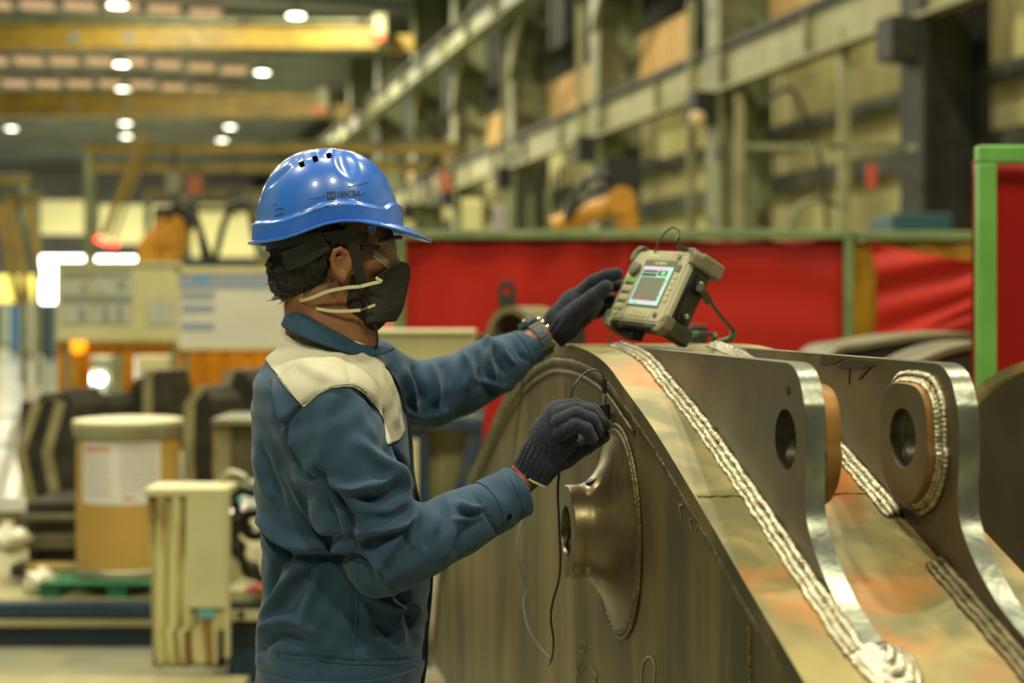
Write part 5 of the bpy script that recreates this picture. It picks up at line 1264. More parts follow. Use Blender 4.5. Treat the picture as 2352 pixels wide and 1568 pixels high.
# ---- jacket
g = 0.0036
J = SDF(np.arange(-0.475,0.075,g), np.arange(2.20,2.96,g), np.arange(0.80,1.50,g))
J.stack(rows(0.0), 0.01)
c_ = lambda pts: [P3(*p) for p in pts]
J.chain(c_([(735,915,2.345),(752,945,2.318),(785,1040,2.298),(835,1150,2.292),(885,1250,2.298)]), [0.066,0.071,0.069,0.068,0.066], 0.035)
J.ell(P3(885,1278,2.30), (0.062,0.056,0.056), 0.03)
J.chain(c_([(890,1268,2.298),(960,1244,2.318),(1050,1203,2.355),(1120,1165,2.39)]), [0.063,0.058,0.051,0.046], 0.02)
J.chain(c_([(1098,1178,2.38),(1182,1132,2.418)]), [0.047,0.0445], 0.008)
J.chain(c_([(850,870,2.66),(900,898,2.705),(985,905,2.755),(1060,880,2.79),(1120,848,2.82),(1168,822,2.84)]), [0.075,0.064,0.060,0.054,0.052,0.048], 0.03)
J.chain(c_([(1140,838,2.83),(1222,793,2.862)]), [0.046,0.036], 0.012)
J.ell(P3(1158,880,2.83), (0.018,0.018,0.012), 0.02)
# chest hollow between arm and front
V, Q = J.mesh(2); del J
# open the sleeve ends, the neck and the hem
P = topx(V)
nearm = V[:,1] < 2.52
a_ = np.array(P3(1188,1128,2.421)); d_ = np.array(P3(1188,1128,2.421))-np.array(P3(1090,1182,2.378)); d_ /= np.linalg.norm(d_)
b_ = np.array(P3(1226,790,2.862)); e_ = np.array(P3(1226,790,2.862))-np.array(P3(1150,834,2.834)); e_ /= np.linalg.norm(e_)
kp = ~((((V-a_)@d_) > 0) & (P[:,0] > 1120) & nearm) & ~((((V-b_)@e_) > 0) & (P[:,0] > 1180) & ~nearm) & (V[:,2] > zz(1572)+0.0)
V, Q = keep(V, Q, kp)
V = snap(V, Q, a_, d_, 0.008, lambda v: (v[:,1] < 2.52) & (v[:,0] > -0.05)); V = snap(V, Q, b_, e_, 0.008, lambda v: (v[:,1] > 2.6) & (v[:,0] > 0.0)); V = snap(V, Q, (0,0,zz(1572)), (0,0,1.0), 0.006)
def K4(pts, ox=560, oy=700, k=1.807): return [(ox+a/k, oy+b/k) for a, b in pts]
FO = [
 (K4([(480,570),(560,650),(640,700),(705,760)]), .011, 17), (K4([(310,735),(450,765),(560,745),(610,715)]), .009, 15),
 (K4([(300,690),(380,800),(440,900),(445,1000)]), -.012, 12), (K4([(440,955),(520,930),(620,925),(690,890),(715,820)]), .011, 15),
 (K4([(470,1005),(560,965),(660,930)]), -.006, 10), (K4([(450,990),(520,1060),(580,1150)]), -.006, 12), (K4([(470,1010),(540,1070),(590,1160)]), .008, 12),
 (K4([(560,1110),(590,1030),(660,950)]), .007, 12), (K4([(480,800),(560,800),(650,760)]), -.009, 13), (K4([(500,850),(600,850),(690,800)]), .004, 12),
 (K4([(680,895),(668,950),(680,1000)]), -.006, 7), (K4([(700,900),(690,960),(700,1010)]), .004, 7),
 (K4([(870,825),(862,900),(850,1000),(830,1050)]), .006, 11), (K4([(895,820),(935,850),(990,840)]), .008, 7), (K4([(890,850),(940,880),(1000,862)]), -.006, 7), (K4([(850,900),(920,890),(1010,870)]), .004, 7),
 (K4([(760,870),(750,950),(760,1010)]), -.003, 9), (K4([(800,870),(795,950)]), .003, 8), (K4([(880,1040),(900,960),(1000,880)]), -.004, 9),
 (K4([(180,480),(180,560),(200,640),(240,700),(300,740)]), -.007, 9), (K4([(130,330),(150,430),(190,520),(210,600)]), .006, 11), (K4([(100,300),(125,420),(150,520)]), -.006, 9), 
 (K4([(60,540),(65,640),(80,740),(120,800)]), .005, 13), (K4([(60,560),(110,700),(170,860)]), -.006, 11),
 (K4([(60,880),(150,960),(260,1005),(430,1015)]), .013, 15), (K4([(80,940),(150,1020),(180,1050)]), -.016, 13), (K4([(230,1035),(330,1045),(450,1050),(520,1090)]), -.011, 13),
 (K4([(190,700),(250,820),(330,930),(390,960)]), .008, 14), (K4([(240,860),(320,950),(420,975)]), -.008, 11), (K4([(300,700),(350,850),(400,960)]), -.007, 14),
 (K4([(250,1040),(180,1150),(110,1260),(80,1340)]), .009, 14), (K4([(160,1010),(130,1100),(100,1230)]), -.008, 12), (K4([(310,1060),(230,1170),(130,1290)]), -.006, 13), (K4([(330,1090),(280,1200),(240,1330)]), .005, 14),
 (K4([(60,1400),(120,1320),(210,1310),(300,1370)]), .008, 12), (K4([(70,1440),(150,1370),(260,1400)]), -.006, 10), (K4([(470,1180),(560,1230),(660,1260),(730,1240)]), .006, 14), (K4([(440,1290),(560,1340),(640,1400)]), -.005, 14), (K4([(500,1220),(520,1330),(580,1420)]), .004, 14),
 (K4([(640,1180),(690,1280),(700,1400)]), -.005, 14), (K4([(600,590),(640,640),(690,680)]), -.008, 10),
 (K4([(240,250),(330,300),(420,330)]), .003, 16), (K4([(430,190),(440,300),(470,360)]), -.002, 10), (K4([(560,270),(600,400),(640,520)]), .004, 9), (K4([(590,300),(620,400),(655,470)]), -.003, 8),
 (K4([(470,400),(490,480),(540,560)]), .004, 16), (K4([(380,380),(340,500),(330,620)]), .004, 22), (K4([(460,340),(530,400),(585,480),(590,640)]), -.007, 7),
 # hem and seams
 (K4([(62,1443),(250,1458),(420,1475),(560,1480),(735,1465)]), -.0035, 3.5), (K4([(455,1130),(462,1250),(455,1380),(440,1470)]), -.0022, 4), (K4([(60,1405),(62,1500)]), .002, 8),
 (K4([(955,788),(1010,870),(1055,955)]), -.0035, 4), (K4([(180,560),(176,520),(190,470),(250,410),(330,355)]), -.004, 4),
]
FO_far = [
 ([(893,842),(905,880),(900,940)], -.010, 9), ([(925,845),(935,890),(955,940)], .010, 9), ([(950,835),(965,880),(975,925)], -.010, 8), ([(985,832),(1000,880),(1005,930)], .008, 10),
 ([(1015,830),(1028,870),(1020,930)], -.008, 9), ([(1060,812),(1078,850),(1070,900)], .010, 10), ([(1090,800),(1105,840),(1100,890)], -.010, 7), ([(1118,775),(1126,800),(1120,830),(1135,870)], .012, 8), ([(1135,790),(1140,820),(1160,860)], -.010, 6),
 ([(1150,785),(1158,815),(1180,835)], .006, 8), ([(1085,870),(1120,880),(1160,888)], .006, 8), ([(1185,790),(1195,815),(1215,830)], -.004, 6), ([(905,930),(960,955),(1030,945)], .006, 10),
]
far = V[:,1] > 2.56
Vn = folds(V, Q, FO); Vf = folds(V, Q, FO_far)
V = np.where((far & (topx(V)[:,0] > 872))[:, None], Vf, Vn)
for _ in range(1): V = lap(V, Q, 0.35)
N = vnormals(V, Q)
wr = 0.0010*np.sin(V[:,0]*70+6*np.sin(V[:,2]*26)+V[:,1]*40)+0.0009*np.sin(V[:,2]*95+5*np.sin(V[:,0]*31))
V = V+N*wr[:, None]
jk = np_mesh('jacket', V, Q, m_jack, wl); jk['label'] = 'blue long sleeved work jacket'
sd_ = jk.modifiers.new('thick','SOLIDIFY'); sd_.thickness = 0.0025; sd_.offset = -1
# ---- parts cut from the jacket surface: beige yoke, cuff, hem band
def inpoly_sd(P, poly):
    poly = np.array(poly, float); n = len(poly); d = np.full(len(P), 1e9); ins = np.zeros(len(P), bool)
    for i in range(n):
        a, b = poly[i], poly[(i+1)%n]; q, _ = seg_dist(P, a, b); d = np.minimum(d, q)
        c = (a[1] > P[:,1]) != (b[1] > P[:,1]); xi = a[0]+(P[:,1]-a[1])*(b[0]-a[0])/np.where(abs(b[1]-a[1]) < 1e-9, 1e-9, b[1]-a[1]); ins ^= c & (P[:,0] < xi)
    return np.where(ins, d, -d)
def cut_patch(V, Q, sd, off, name, m, parent):
    N = vnormals(V, Q); V2 = V+N*off
    sel = (sd[Q] > 0).any(1); Qs = Q[sel]; tris = np.concatenate([Qs[:, [0,1,2]], Qs[:, [0,2,3]]])
    vs = []; fs = []; cache = {}
    def vid(key, pos):
        if key not in cache: cache[key] = len(vs); vs.append(pos)
        return cache[key]
    for t in tris:
        out = []
        for i in range(3):
            a, b = int(t[i]), int(t[(i+1)%3]); sa, sb = sd[a], sd[b]
            if sa > 0: out.append(vid(a, V2[a]))
            if (sa > 0) != (sb > 0):
                k_ = sa/(sa-sb); out.append(vid((min(a,b), max(a,b)), V2[a]*(1-k_)+V2[b]*k_))
        if len(out) >= 3: fs.append(tuple(out))
    mb = MB(); mb.v = [tuple(v) for v in vs]; mb.f = fs
    me = bpy.data.meshes.new(name); me.from_pydata(mb.v, [], mb.f); me.update(); me.polygons.foreach_set('use_smooth', [True]*len(me.polygons))
    o = link(bpy.data.objects.new(name, me)); me.materials.append(m); attach(o, parent); md = o.modifiers.new('t','SOLIDIFY'); md.thickness = 0.0012; md.offset = -1; return o
P = topx(V)
ypoly = K4([(150,60),(75,190),(90,225),(130,280),(190,355),(250,428),(310,375),(360,348),(420,340),(462,345),(500,370),(550,430),(580,480),(588,560),(594,582),(640,562),(665,520),(655,470),(640,380),(610,300),(580,250),(552,215),(540,150),(300,-60)])
sdy = inpoly_sd(P, ypoly)
sdy = np.minimum(sdy, (2.60-V[:,1])*1000)
yk = cut_patch(V, Q, sdy, 0.0022, 'beige_yoke', m_yoke, jk)
st_poly = inpoly_sd(P, K4([(588,586),(640,566),(668,530),(700,600),(690,690),(640,690),(590,640)]))
# zip placket along the front edge
cuffsd = np.where((V[:,1] < 2.52) & (P[:,0] > 1080), ((V-np.array(P3(1118,1165,2.388)))@d_)*1000, -5)
cf = cut_patch(V, Q, cuffsd, 0.0016, 'cuff', m_jack, jk)
cuffsd2 = np.where((V[:,1] > 2.6) & (P[:,0] > 1150), ((V-np.array(P3(1196,806,2.852)))@e_)*1000, -5)
cut_patch(V, Q, cuffsd2, 0.0016, 'cuff', m_jack, jk)
hemsd = (zz(1503)-V[:,2])*1000
cut_patch(V, Q, np.where(P[:,0] < 1000, hemsd, -5), 0.0018, 'hem_band', m_jack, jk)
bt = px(1172,1186,2.383)
q_ = min(range(len(V)), key=lambda i: (P[i,0]-1169)**2+(P[i,1]-1187)**2+(1e5 if V[i,1] > 2.5 or N[i,1] > 0 else 0))
for k_ in ((0.0,0.0),):
    MB().lathe([(0.0055,0),(0.0055,0.002),(0.004,0.0026),(0.001,0.0018)], Vector(V[q_])+Vector(N[q_])*0.001, Vector(N[q_]), n=18).build('cuff_button', m_black, cf, smooth=True)
# stitch lines
def surf_line(pts, w, name, m, parent, off=0.0035, step=5, dash=None):
    Pl = [tuple(p)[:2] for p in catmull([(a,b,0) for a,b in pts], 6)]; out = []
    cand = np.nonzero((N[:,1] < 0.3))[0]; Pc = P[cand]; Yc = V[cand,1]
    for (a, b) in Pl:
        d = (Pc[:,0]-a)**2+(Pc[:,1]-b)**2; near = np.argsort(d)[:6]; near = near[np.argsort(Yc[near])[:3]]; i = cand[near[0]]
        out.append(Vector(px(a, b, float(V[cand[near],1].mean())))+Vector(N[i])*off)
    return MB().tube(out, w, 5).build(name, m, parent, smooth=True)
m_seam = mat('seam_thread', (34,52,68), rough=0.9); m_seamb = mat('beige_seam', (150,146,124), rough=0.9); m_zip = mat('dark_zip', (30,34,40), rough=0.6)
surf_line(K4([(95,232),(135,290),(195,362),(246,418)]), 0.0007, 'stitch_line', m_seamb, yk, 0.0026)
surf_line(K4([(262,412),(315,368),(365,340),(425,332),(470,338),(508,362)]), 0.0007, 'stitch_line', m_seamb, yk, 0.0026)
surf_line(K4([(602,572),(640,556),(660,520)]), 0.0007, 'stitch_line', m_seamb, yk, 0.0026)
surf_line(K4([(470,1135),(474,1250),(467,1380),(452,1465)]), 0.0006, 'stitch_line', m_seam, jk, 0.0008)
surf_line(K4([(66,1452),(250,1467),(420,1484),(560,1489),(720,1476)]), 0.0006, 'stitch_line', m_seam, jk, 0.0026)
def K5(pts): return [(348+a/2.602, 828+b/2.602) for a, b in pts]
surf_line(K5([(905,275),(860,325),(822,390),(818,470),(845,560),(885,640)]), 0.0007, 'stitch_line', m_seam, jk, 0.0010)
surf_line(K5([(885,262),(838,312),(802,385)]), 0.0005, 'stitch_line', m_seam, jk, 0.0010)
surf_line(K5([(2135,690),(2180,780),(2215,880),(2205,935)]), 0.0005, 'stitch_line', m_seam, cf, 0.0024)
# collar
def collar():
    n = 60; m_ = 10; vs = []; fs = []
    for i in range(n+1):
        t = -math.pi*0.96+2*math.pi*0.96*i/n      # 0 at the back of the neck
        cb = math.cos(t)
        for j in range(m_+1):
            v = j/m_
            xt, xf = xx(757)-0.0625*cb, xx(764)-0.088*cb
            yt, yf_ = 0.068*math.sin(t), 0.108*math.sin(t)
            zt = zz(700)+(zz(792)-zz(700))*((1-cb)/2); zf = zz(746)+(zz(830)-zz(746))*((1-cb)/2)**0.9
            fl_ = 1+0.05*math.sin(v*math.pi)
            tip = max(0, (abs(t)-2.35)/0.66)
            vs.append((xt+(xf-xt)*v*fl_+0.022*tip*v, 2.5+(yt+(yf_-yt)*v*fl_), zt+(zf-zt)*v+0.004*math.sin(v*math.pi)+0.022*tip*v*v))
    for i in range(n):
        for j in range(m_): a = i*(m_+1)+j; fs.append((a, a+m_+1, a+m_+2, a+1))
    o = MB().add(vs, fs).build('collar', m_coll, jk, smooth=True, angle=180)
    md = o.modifiers.new('t','SOLIDIFY'); md.thickness = 0.004; md.offset = 0; sb = o.modifiers.new('s','SUBSURF'); sb.levels = 1; sb.render_levels = 1; return o
col_ = collar()
# inner standing band of the collar
mb = MB(); mb.lathe([(1.0,-0.06),(1.0,0.0)], (0,0,0), (0,0,1), 40); 
mb.v = [(xx(757)+0.058*v[0], 2.5+0.057*v[1], (zz(706)+zz(792))/2 + v[2]*0.8 + (zz(792)-zz(706))/2*v[0]-0.002) for v in mb.v]
o = mb.build('collar_stand', m_coll, jk, smooth=True); md = o.modifiers.new('t','SOLIDIFY'); md.thickness = 0.003
# front placket with a dark zip on the front of the jacket
zp = [(870,835),(905,885),(928,940),(944,1010),(948,1060),(958,1120),(978,1180),(987,1240),(990,1300),(988,1380),(980,1450),(970,1510),(965,1568)]
cand = np.nonzero(V[:,1] < 2.75)[0]
zpt = []
for (a, b) in zp:
    z_ = zz(b); mzz = cand[(abs(V[cand,2]-z_) < 0.004) & (V[cand,1] > 2.46) & (V[cand,1] < 2.54) & (V[cand,0] < xx(1000))]
    i = mzz[np.argmax(V[mzz,0])] if len(mzz) else cand[0]; zpt.append(Vector(V[i])+Vector((0.003,-0.012,0)))
MB().tube(catmull(zpt,4), 0.0032, 8, sx=1.0).build('zip', m_zip, jk, smooth=True)
MB().tube([p+Vector((-0.004,-0.012,0)) for p in catmull(zpt,4)], 0.0022, 6).build('placket_edge', m_coll, jk, smooth=True)
# ---- trousers and boots
T_ = SDF(np.arange(-0.48,-0.02,0.01), np.arange(2.26,2.76,0.01), np.arange(0.03,0.90,0.01))
T_.stack([(0.885,xx(618),xx(945),2.5,0.165),(0.78,xx(615),xx(950),2.5,0.172),(0.74,xx(640),xx(930),2.5,0.15)], 0.02)
for yy_ in (2.41,2.59): T_.chain([(xx(780),yy_,0.80),(xx(795),yy_,0.50),(xx(775),yy_,0.12)], [0.098,0.080,0.068], 0.04)
V2, Q2 = T_.mesh(2); N2 = vnormals(V2, Q2); V2 = V2+N2*(0.003*np.sin(V2[:,2]*60+4*np.sin(V2[:,0]*30)))[:, None]
np_mesh('trousers', V2, Q2, m_trou, wl)['label'] = 'khaki work trousers'
for yy_ in (2.41,2.59):
    b_s = SDF(np.arange(-0.42,-0.02,0.006), np.arange(yy_-0.08,yy_+0.08,0.006), np.arange(-0.006,0.2,0.006))
    b_s.cone((xx(770),yy_,0.14),(xx(765),yy_,0.065),0.054,0.052,0.02); b_s.cone((xx(760),yy_,0.05),(xx(765)+0.18,yy_,0.045),0.05,0.044,0.03)
    b_s.f = np.maximum(b_s.f, (0.002-b_s.zs)[None,None,:]); V3, Q3 = b_s.mesh(1); np_mesh('boot', V3, Q3, m_black, wl)

# ---- knitted gloves
def glove(name, lab, wrist, hand_pts, hand_r, flat, fingers, thumb, box, axis_pts, cuff_len, edge_m):
    G = SDF(*[np.arange(a, b, 0.0021) for a, b in box])
    G.chain([P3(*p) for p in hand_pts], hand_r, 0.012, flat=flat)
    for pts, rr in fingers: G.chain([P3(*p) for p in pts], rr, 0.0035)
    G.chain([P3(*p) for p in thumb[0]], thumb[1], 0.006)
    w0 = np.array(P3(*axis_pts[0])); w1 = np.array(P3(*axis_pts[1])); ax_ = (w1-w0)/np.linalg.norm(w1-w0)
    V, Q = G.mesh(1); t = (V-w0)@ax_; V, Q = keep(V, Q, t > 0); V = snap(V, Q, w0, ax_, 0.005)
    N = vnormals(V, Q); t = (V-w0)@ax_
    u = np.cross(ax_, (0,1,0)); u /= np.linalg.norm(u); w = np.cross(ax_, u)
    c = w0+np.outer(t, ax_); rel = V-c; ang = np.arctan2(rel@w, rel@u)
    fade = np.clip(1-(t-cuff_len)/0.02, 0, 1)
    V = V+N*((0.0017*np.sin(ang*20+t*60)*fade*np.clip((t-0.002)/0.008, 0.0, 1))+0.0004*np.sin(ang*60)*(1-fade))[:, None]
    o = np_mesh(name, V, Q, m_glove, wl); o['label'] = lab
    md = o.modifiers.new('t','SOLIDIFY'); md.thickness = 0.0018; md.offset = 1
    # edging around the cuff mouth
    rb = []
    for bi in range(36):
        a0_ = -math.pi+bi*2*math.pi/36; mm = (ang >= a0_) & (ang < a0_+2*math.pi/36) & (t < 0.004)
        if mm.any(): rb.append(Vector(V[mm].mean(axis=0)-ax_*0.001+N[mm].mean(axis=0)*0.0012))
    if False: ring = [Vector(V[i]) for i in np.nonzero(((V-w0)@ax_) < 0.0012)[0]]
    ring = rb; rel = [(p-Vector(w0)) for p in ring]
    an = [math.atan2(q.dot(Vector(w)), q.dot(Vector(u))) for q in rel]; order = sorted(range(len(ring)), key=lambda i: an[i])
    if len(order) > 12:
        pts = [ring[i] for i in order]; pts.append(pts[0])
        if edge_m is m_pinkband:
            zm = sorted(p.z for p in pts)[len(pts)//2]; run = []
            for p in pts+[None]:
                if p is not None and (not run or (p.z > zm) == (run[-1].z > zm)): run.append(p); continue
                if len(run) > 2: MB().tube(run, 0.0024, 6).build('cuff_edging', m_pinkband if run[0].z > zm else m_elastic, o, smooth=True)
                run = [p]
        else: MB().tube(pts, 0.0022, 6).build('cuff_edging', edge_m, o, smooth=True)
    return o
glove('glove', 'navy knitted glove on the near hand, holding the probe', None,
      [(1222,1086,2.435),(1245,1050,2.432),(1272,1000,2.428),(1288,965,2.425)], [0.0325,0.0325,0.0365,0.033], ((0.25,-1,0.3),1.22),
      [([(1280,940,2.43),(1322,931,2.425),(1364,944,2.43),(1388,974,2.437)],[0.0135,0.0108,0.0100,0.0092]), ([(1284,952,2.410),(1320,939,2.402),(1356,946,2.41),(1378,972,2.425)],[0.0135,0.0112,0.0104,0.0094]),
       ([(1286,968,2.398),(1324,951,2.386),(1358,964,2.394),(1374,992,2.41)],[0.0130,0.0108,0.0102,0.0092]), ([(1290,992,2.396),(1322,976,2.377),(1346,985,2.379),(1360,1008,2.392)],[0.0130,0.0102,0.0096,0.0088])],
      ([(1262,1062,2.438),(1300,1048,2.448),(1345,1022,2.455),(1384,1001,2.455)],[0.020,0.0165,0.0135,0.0115]),
      [(0.005,0.185),(2.34,2.49),(1.15,1.38)], [(1217,1094,2.435),(1262,1020,2.43)], 0.040, m_pinkband)
glove('glove', 'navy knitted glove on the far hand, behind the tester', None,
      [(1268,768,2.875),(1295,738,2.872),(1325,708,2.872),(1348,690,2.88)], [0.031,0.033,0.036,0.033], ((0.3,-1,0.3),1.25),
      [([(1325,682,2.868),(1362,648,2.862),(1392,634,2.858),(1417,629,2.855)],[0.0150,0.0130,0.0120,0.0112]), ([(1335,690,2.888),(1370,664,2.89),(1400,655,2.89),(1425,657,2.885)],[0.014,0.0125,0.0115,0.0105]),
       ([(1342,708,2.905),(1376,692,2.912),(1403,688,2.912),(1426,692,2.91)],[0.014,0.012,0.011,0.010]), ([(1338,726,2.915),(1366,718,2.925),(1390,713,2.925),(1408,711,2.925)],[0.013,0.0112,0.0105,0.0095])],
      ([(1290,748,2.855),(1328,712,2.832),(1362,684,2.815),(1392,659,2.806)],[0.023,0.0175,0.0150,0.0125]),
      [(0.06,0.24),(2.77,2.97),(1.40,1.62)], [(1262,774,2.875),(1310,722,2.872)], 0.036, m_elastic)
# pink and cream edging seen at the wrist of the near glove
# ================================================================ hard hat
m_hat = mat('blue_hat_shell', (42,104,208), (50,112,212), rough=0.30, scale=8, coat=0.6, c3=(110,140,192), c3scale=6, c3thr=(0.56,0.85))
m_hole = mat('vent_opening', (4,4,5), rough=1.0, spec=0.0); m_strap = mat('dark_strap', (34,32,26), rough=0.75, scale=60); m_harn = mat('charcoal_harness', (30,30,24), rough=0.45)
hx0 = px(754,550,2.5); HRX, HRY, HHT = 0.1265, 0.112, px(754,342,2.5).z-px(754,550,2.5).z
hat = thing('hard_hat', 'blue hard hat with vents and a dark printed name, worn by the worker', 'hard hat', hx0)
def lower_y(x):   # pixel height of the rim edge, side view
    return np.interp(x, [585,640,680,710,740,770,800,830,860,890,915,975], [557,557,552,543,531,520,514,513,518,527,535,538])
def band_y(x):
    return np.interp(x, [585,650,680,710,735,760,790,830,860,890,905,930], [516,518,513,503,493,484,478,476,483,486,472,470])
SE = 2.4
def dome_r(h): return max(1e-4, 1-max(0.0, h)**SE)**(1/SE)
def hat_point(t, v):  # t: angle, 0 = front; v: 0 rim .. 1 top
    c, s_ = math.cos(t), math.sin(t); xpx = 754+c*163
    zr = zz(float(lower_y(xpx))); ztop = hx0.z+HHT
    z = zr+(ztop-zr)*v; h = (z-hx0.z)/HHT; f_ = dome_r(min(1, h))
    zb = zz(float(band_y(xpx))); k = 1/(1+math.exp((z-zb)/0.0010)); bulge = 0.0066*k+0.0022*math.exp(-((z-zb)/0.0035)**2)
    # front scoop and rear groove
    X = hx0.x+c*HRX*f_; Z = z; Y = 2.5+s_*HRY*f_*0.97
    P_ = (X/2.5*F+CX, HY-(Z-H)/2.5*F)
    dent = 0
    def blobd(cx_, cy_, rx_, ry_, ang, am):
        dx, dy = P_[0]-cx_, P_[1]-cy_; ca, sa = math.cos(ang), math.sin(ang); u_, w_ = (dx*ca+dy*sa)/rx_, (-dx*sa+dy*ca)/ry_
        return am*math.exp(-(u_*u_+w_*w_)**1.4)
    dent -= blobd(806,384,34,17,R(60),0.006) if abs(s_) > 0.05 else 0
    dent -= blobd(655,410,34,7,R(-42),0.005)
    for (a, b) in ((693,377),(724,365),(755,357)): dent -= blobd(a,b,13,9,R(-20),0.003)
    ex = HRX*f_+bulge+dent; ey = HRY*f_+bulge+dent
    return Vector((hx0.x+c*ex, 2.5+s_*ey, z+dent*0.5))
nt_, nv_ = 180, 80
vs = []; fs = []
for j in range(nv_+1):
    v = (j/nv_)
    v = 1-(1-v)**1.5 if v > 0 else 0
    for i in range(nt_): vs.append(hat_point(2*math.pi*i/nt_, min(v, 0.9995)))
for j in range(nv_):
    for i in range(nt_): fs.append((j*nt_+i, j*nt_+(i+1)%nt_, (j+1)*nt_+(i+1)%nt_, (j+1)*nt_+i))
top = len(vs); vs.append(Vector((hx0.x, 2.5, hx0.z+HHT))); fs += [(nv_*nt_+i, nv_*nt_+(i+1)%nt_, top) for i in range(nt_)]
# rim lip and peak: rows going outward below row 0
base = len(vs); rows_n = 8
for j in range(1, rows_n+1):
    w = j/rows_n
    for i in range(nt_):
        t = 2*math.pi*i/nt_; c, s_ = math.cos(t), math.sin(t); p = hat_point(t, 0)
        pk = max(0.0, (c-0.35)/0.65)**1.2 if c > 0.35 else 0
        out = (0.0045+0.043*pk)*w; d = Vector((c, s_*0.9, 0)).normalized()
        vs.append(p+d*out+Vector((0,0,-0.002*w-0.012*pk*w+0.006*pk*(abs(s_)**1.5)*w+ 0.016*pk*(1-w)*min(1.0, w*5))))
for j in range(rows_n):
    for i in range(nt_):
        a0 = (base+(j-1)*nt_ if j > 0 else 0); a1 = base+j*nt_
        fs.append((a0+i, a1+i, a1+(i+1)%nt_, a0+(i+1)%nt_))
o = MB().add(vs, fs).build('shell', m_hat, hat, smooth=True, angle=60); md = o.modifiers.new('t','SOLIDIFY'); md.thickness = 0.0026; md.offset = -1
md = o.modifiers.new('b','BEVEL'); md.width = 0.0008; md.segments = 2; md.limit_method='ANGLE'; md.angle_limit=R(60)
shell = o
MB().tube([vs[base+(rows_n-1)*nt_+i % nt_] if False else Vector(vs[base+(rows_n-1)*nt_+(i % nt_)]) for i in range(nt_+1)], 0.0024, 8).build('rim_bead', m_hat, hat, smooth=True)
def hat_surf(xp, yp, off=0.0005):       # near-side surface point of the shell under a pixel
    best = None
    lo, hi = 2.38, 2.5
    for _ in range(3):
        pass
    Yq = 2.42
    for _ in range(14):
        q = px(xp, yp, Yq); h = (q.z-hx0.z)/HHT; f_ = dome_r(min(0.999, h)); c = (q.x-hx0.x)/(HRX*f_); c = max(-0.999, min(0.999, c))
        t = -math.acos(c); s_ = math.sin(t)
        zr = zz(float(lower_y(754+c*163))); v = (q.z-zr)/((hx0.z+HHT)-zr); p = hat_point(t, max(0, min(1, v))); Yq = Yq*0.3+p.y*0.7
    q = px(xp, yp, Yq); n_ = Vector(((q.x-hx0.x)/HRX**2, (q.y-2.5)/HRY**2, max(0, q.z-hx0.z)/HHT**2*0.8)).normalized()
    return q+n_*off
def decal(poly, name, m, parent, off=0.0007, th=0.0008):
    mb = MB(); mb.add([hat_surf(a, b, off) for a, b in poly], [tuple(range(len(poly)))]); o = mb.build(name, m, parent); md = o.modifiers.new('t','SOLIDIFY'); md.thickness = th; return o
for (a, b) in ((693,377),(724,365),(755,357)):
    decal([(a-7,b-3),(a+4,b-7),(a+8,b+3),(a-3,b+8)], 'vent', m_hole, shell, 0.0012, 0.0006)
m_print = mat('faded_black_print', (36,44,56), (50,66,100), rough=0.6, scale=220, contrast=(0.5,0.6))
decal([(750,441),(770,439),(770,458),(752,460)], 'printed_emblem', m_print, shell, 0.0008, 0.0004)
emb=[ [(754,445),(757,445),(757,456),(755,456)], [(764,444),(767,444),(767,455),(764,455)], [(757,448.5),(764,448),(764,451),(757,451.5)] ]
for e_q in emb: decal(e_q, 'emblem_letter', m_hat, shell, 0.0013, 0.0004)
text_mesh('VENTRA', 17.5, 'printed_name', m_print, lambda a, b: hat_surf(801+a*0.80, 446-b*1.0-a*0.06, 0.0009), shell)
m_scuff = mat('scuff_mark', (34,50,74), (44,96,180), rough=0.7, scale=260, contrast=(0.45,0.55))
for sc in ([(632,494),(640,491),(652,489),(652,491),(640,494),(633,497)],[(630,482),(645,478),(655,480),(644,481)],[(690,486),(720,480),(750,472),(780,466),(780,468),(750,475),(722,483),(692,488)],[(800,428),(825,423),(845,418),(845,420),(826,425),(802,430)],[(704,458),(730,454),(748,450),(748,451),(730,456)],[(810,448),(840,443),(840,445),(812,450)],[(626,470),(636,467),(634,471)]):
    decal(sc, 'scuff', m_scuff, shell, 0.0008, 0.0003)
# fixing tab, harness, strap
q = hat_surf(857,524,0.0)
MB().prism([px(844,517,q.y+0.006),px(865,517,q.y+0.006),px(862,532,q.y+0.006),px(856,538,q.y+0.006),px(850,533,q.y+0.006)],(0,0.004,0)).build('fixing_tab', m_hat, shell, bevel=0.001)
MB().cyl(px(856,531,q.y+0.0055), px(856,531,q.y+0.0045), 0.002, 12).build('tab_hole', m_black, shell)
def band(pts, w, th, name, m, parent, side=Vector((0,-1,0))):
    pts = catmull(pts, 6); vs=[]; fs=[]
    for i,p in enumerate(pts):
        d = (pts[min(i+1,len(pts)-1)]-pts[max(i-1,0)]).normalized(); n_ = (side-d*side.dot(d)).normalized(); s2 = d.cross(n_)
        ww = w[i*(len(w)-1)//(len(pts)-1)] if isinstance(w,(list,tuple)) else w
        for (a,b) in ((-1,0),(1,0),(1,1),(-1,1)): vs.append(p+s2*ww/2*a+n_*th*b)
    for i in range(len(pts)-1):
        for k in range(4): fs.append((i*4+k,i*4+(k+1)%4,(i+1)*4+(k+1)%4,(i+1)*4+k))
    fs.append((3,2,1,0)); e=(len(pts)-1)*4; fs.append((e,e+1,e+2,e+3)); return MB().add(vs,fs).build(name,m,parent,smooth=True,angle=40)
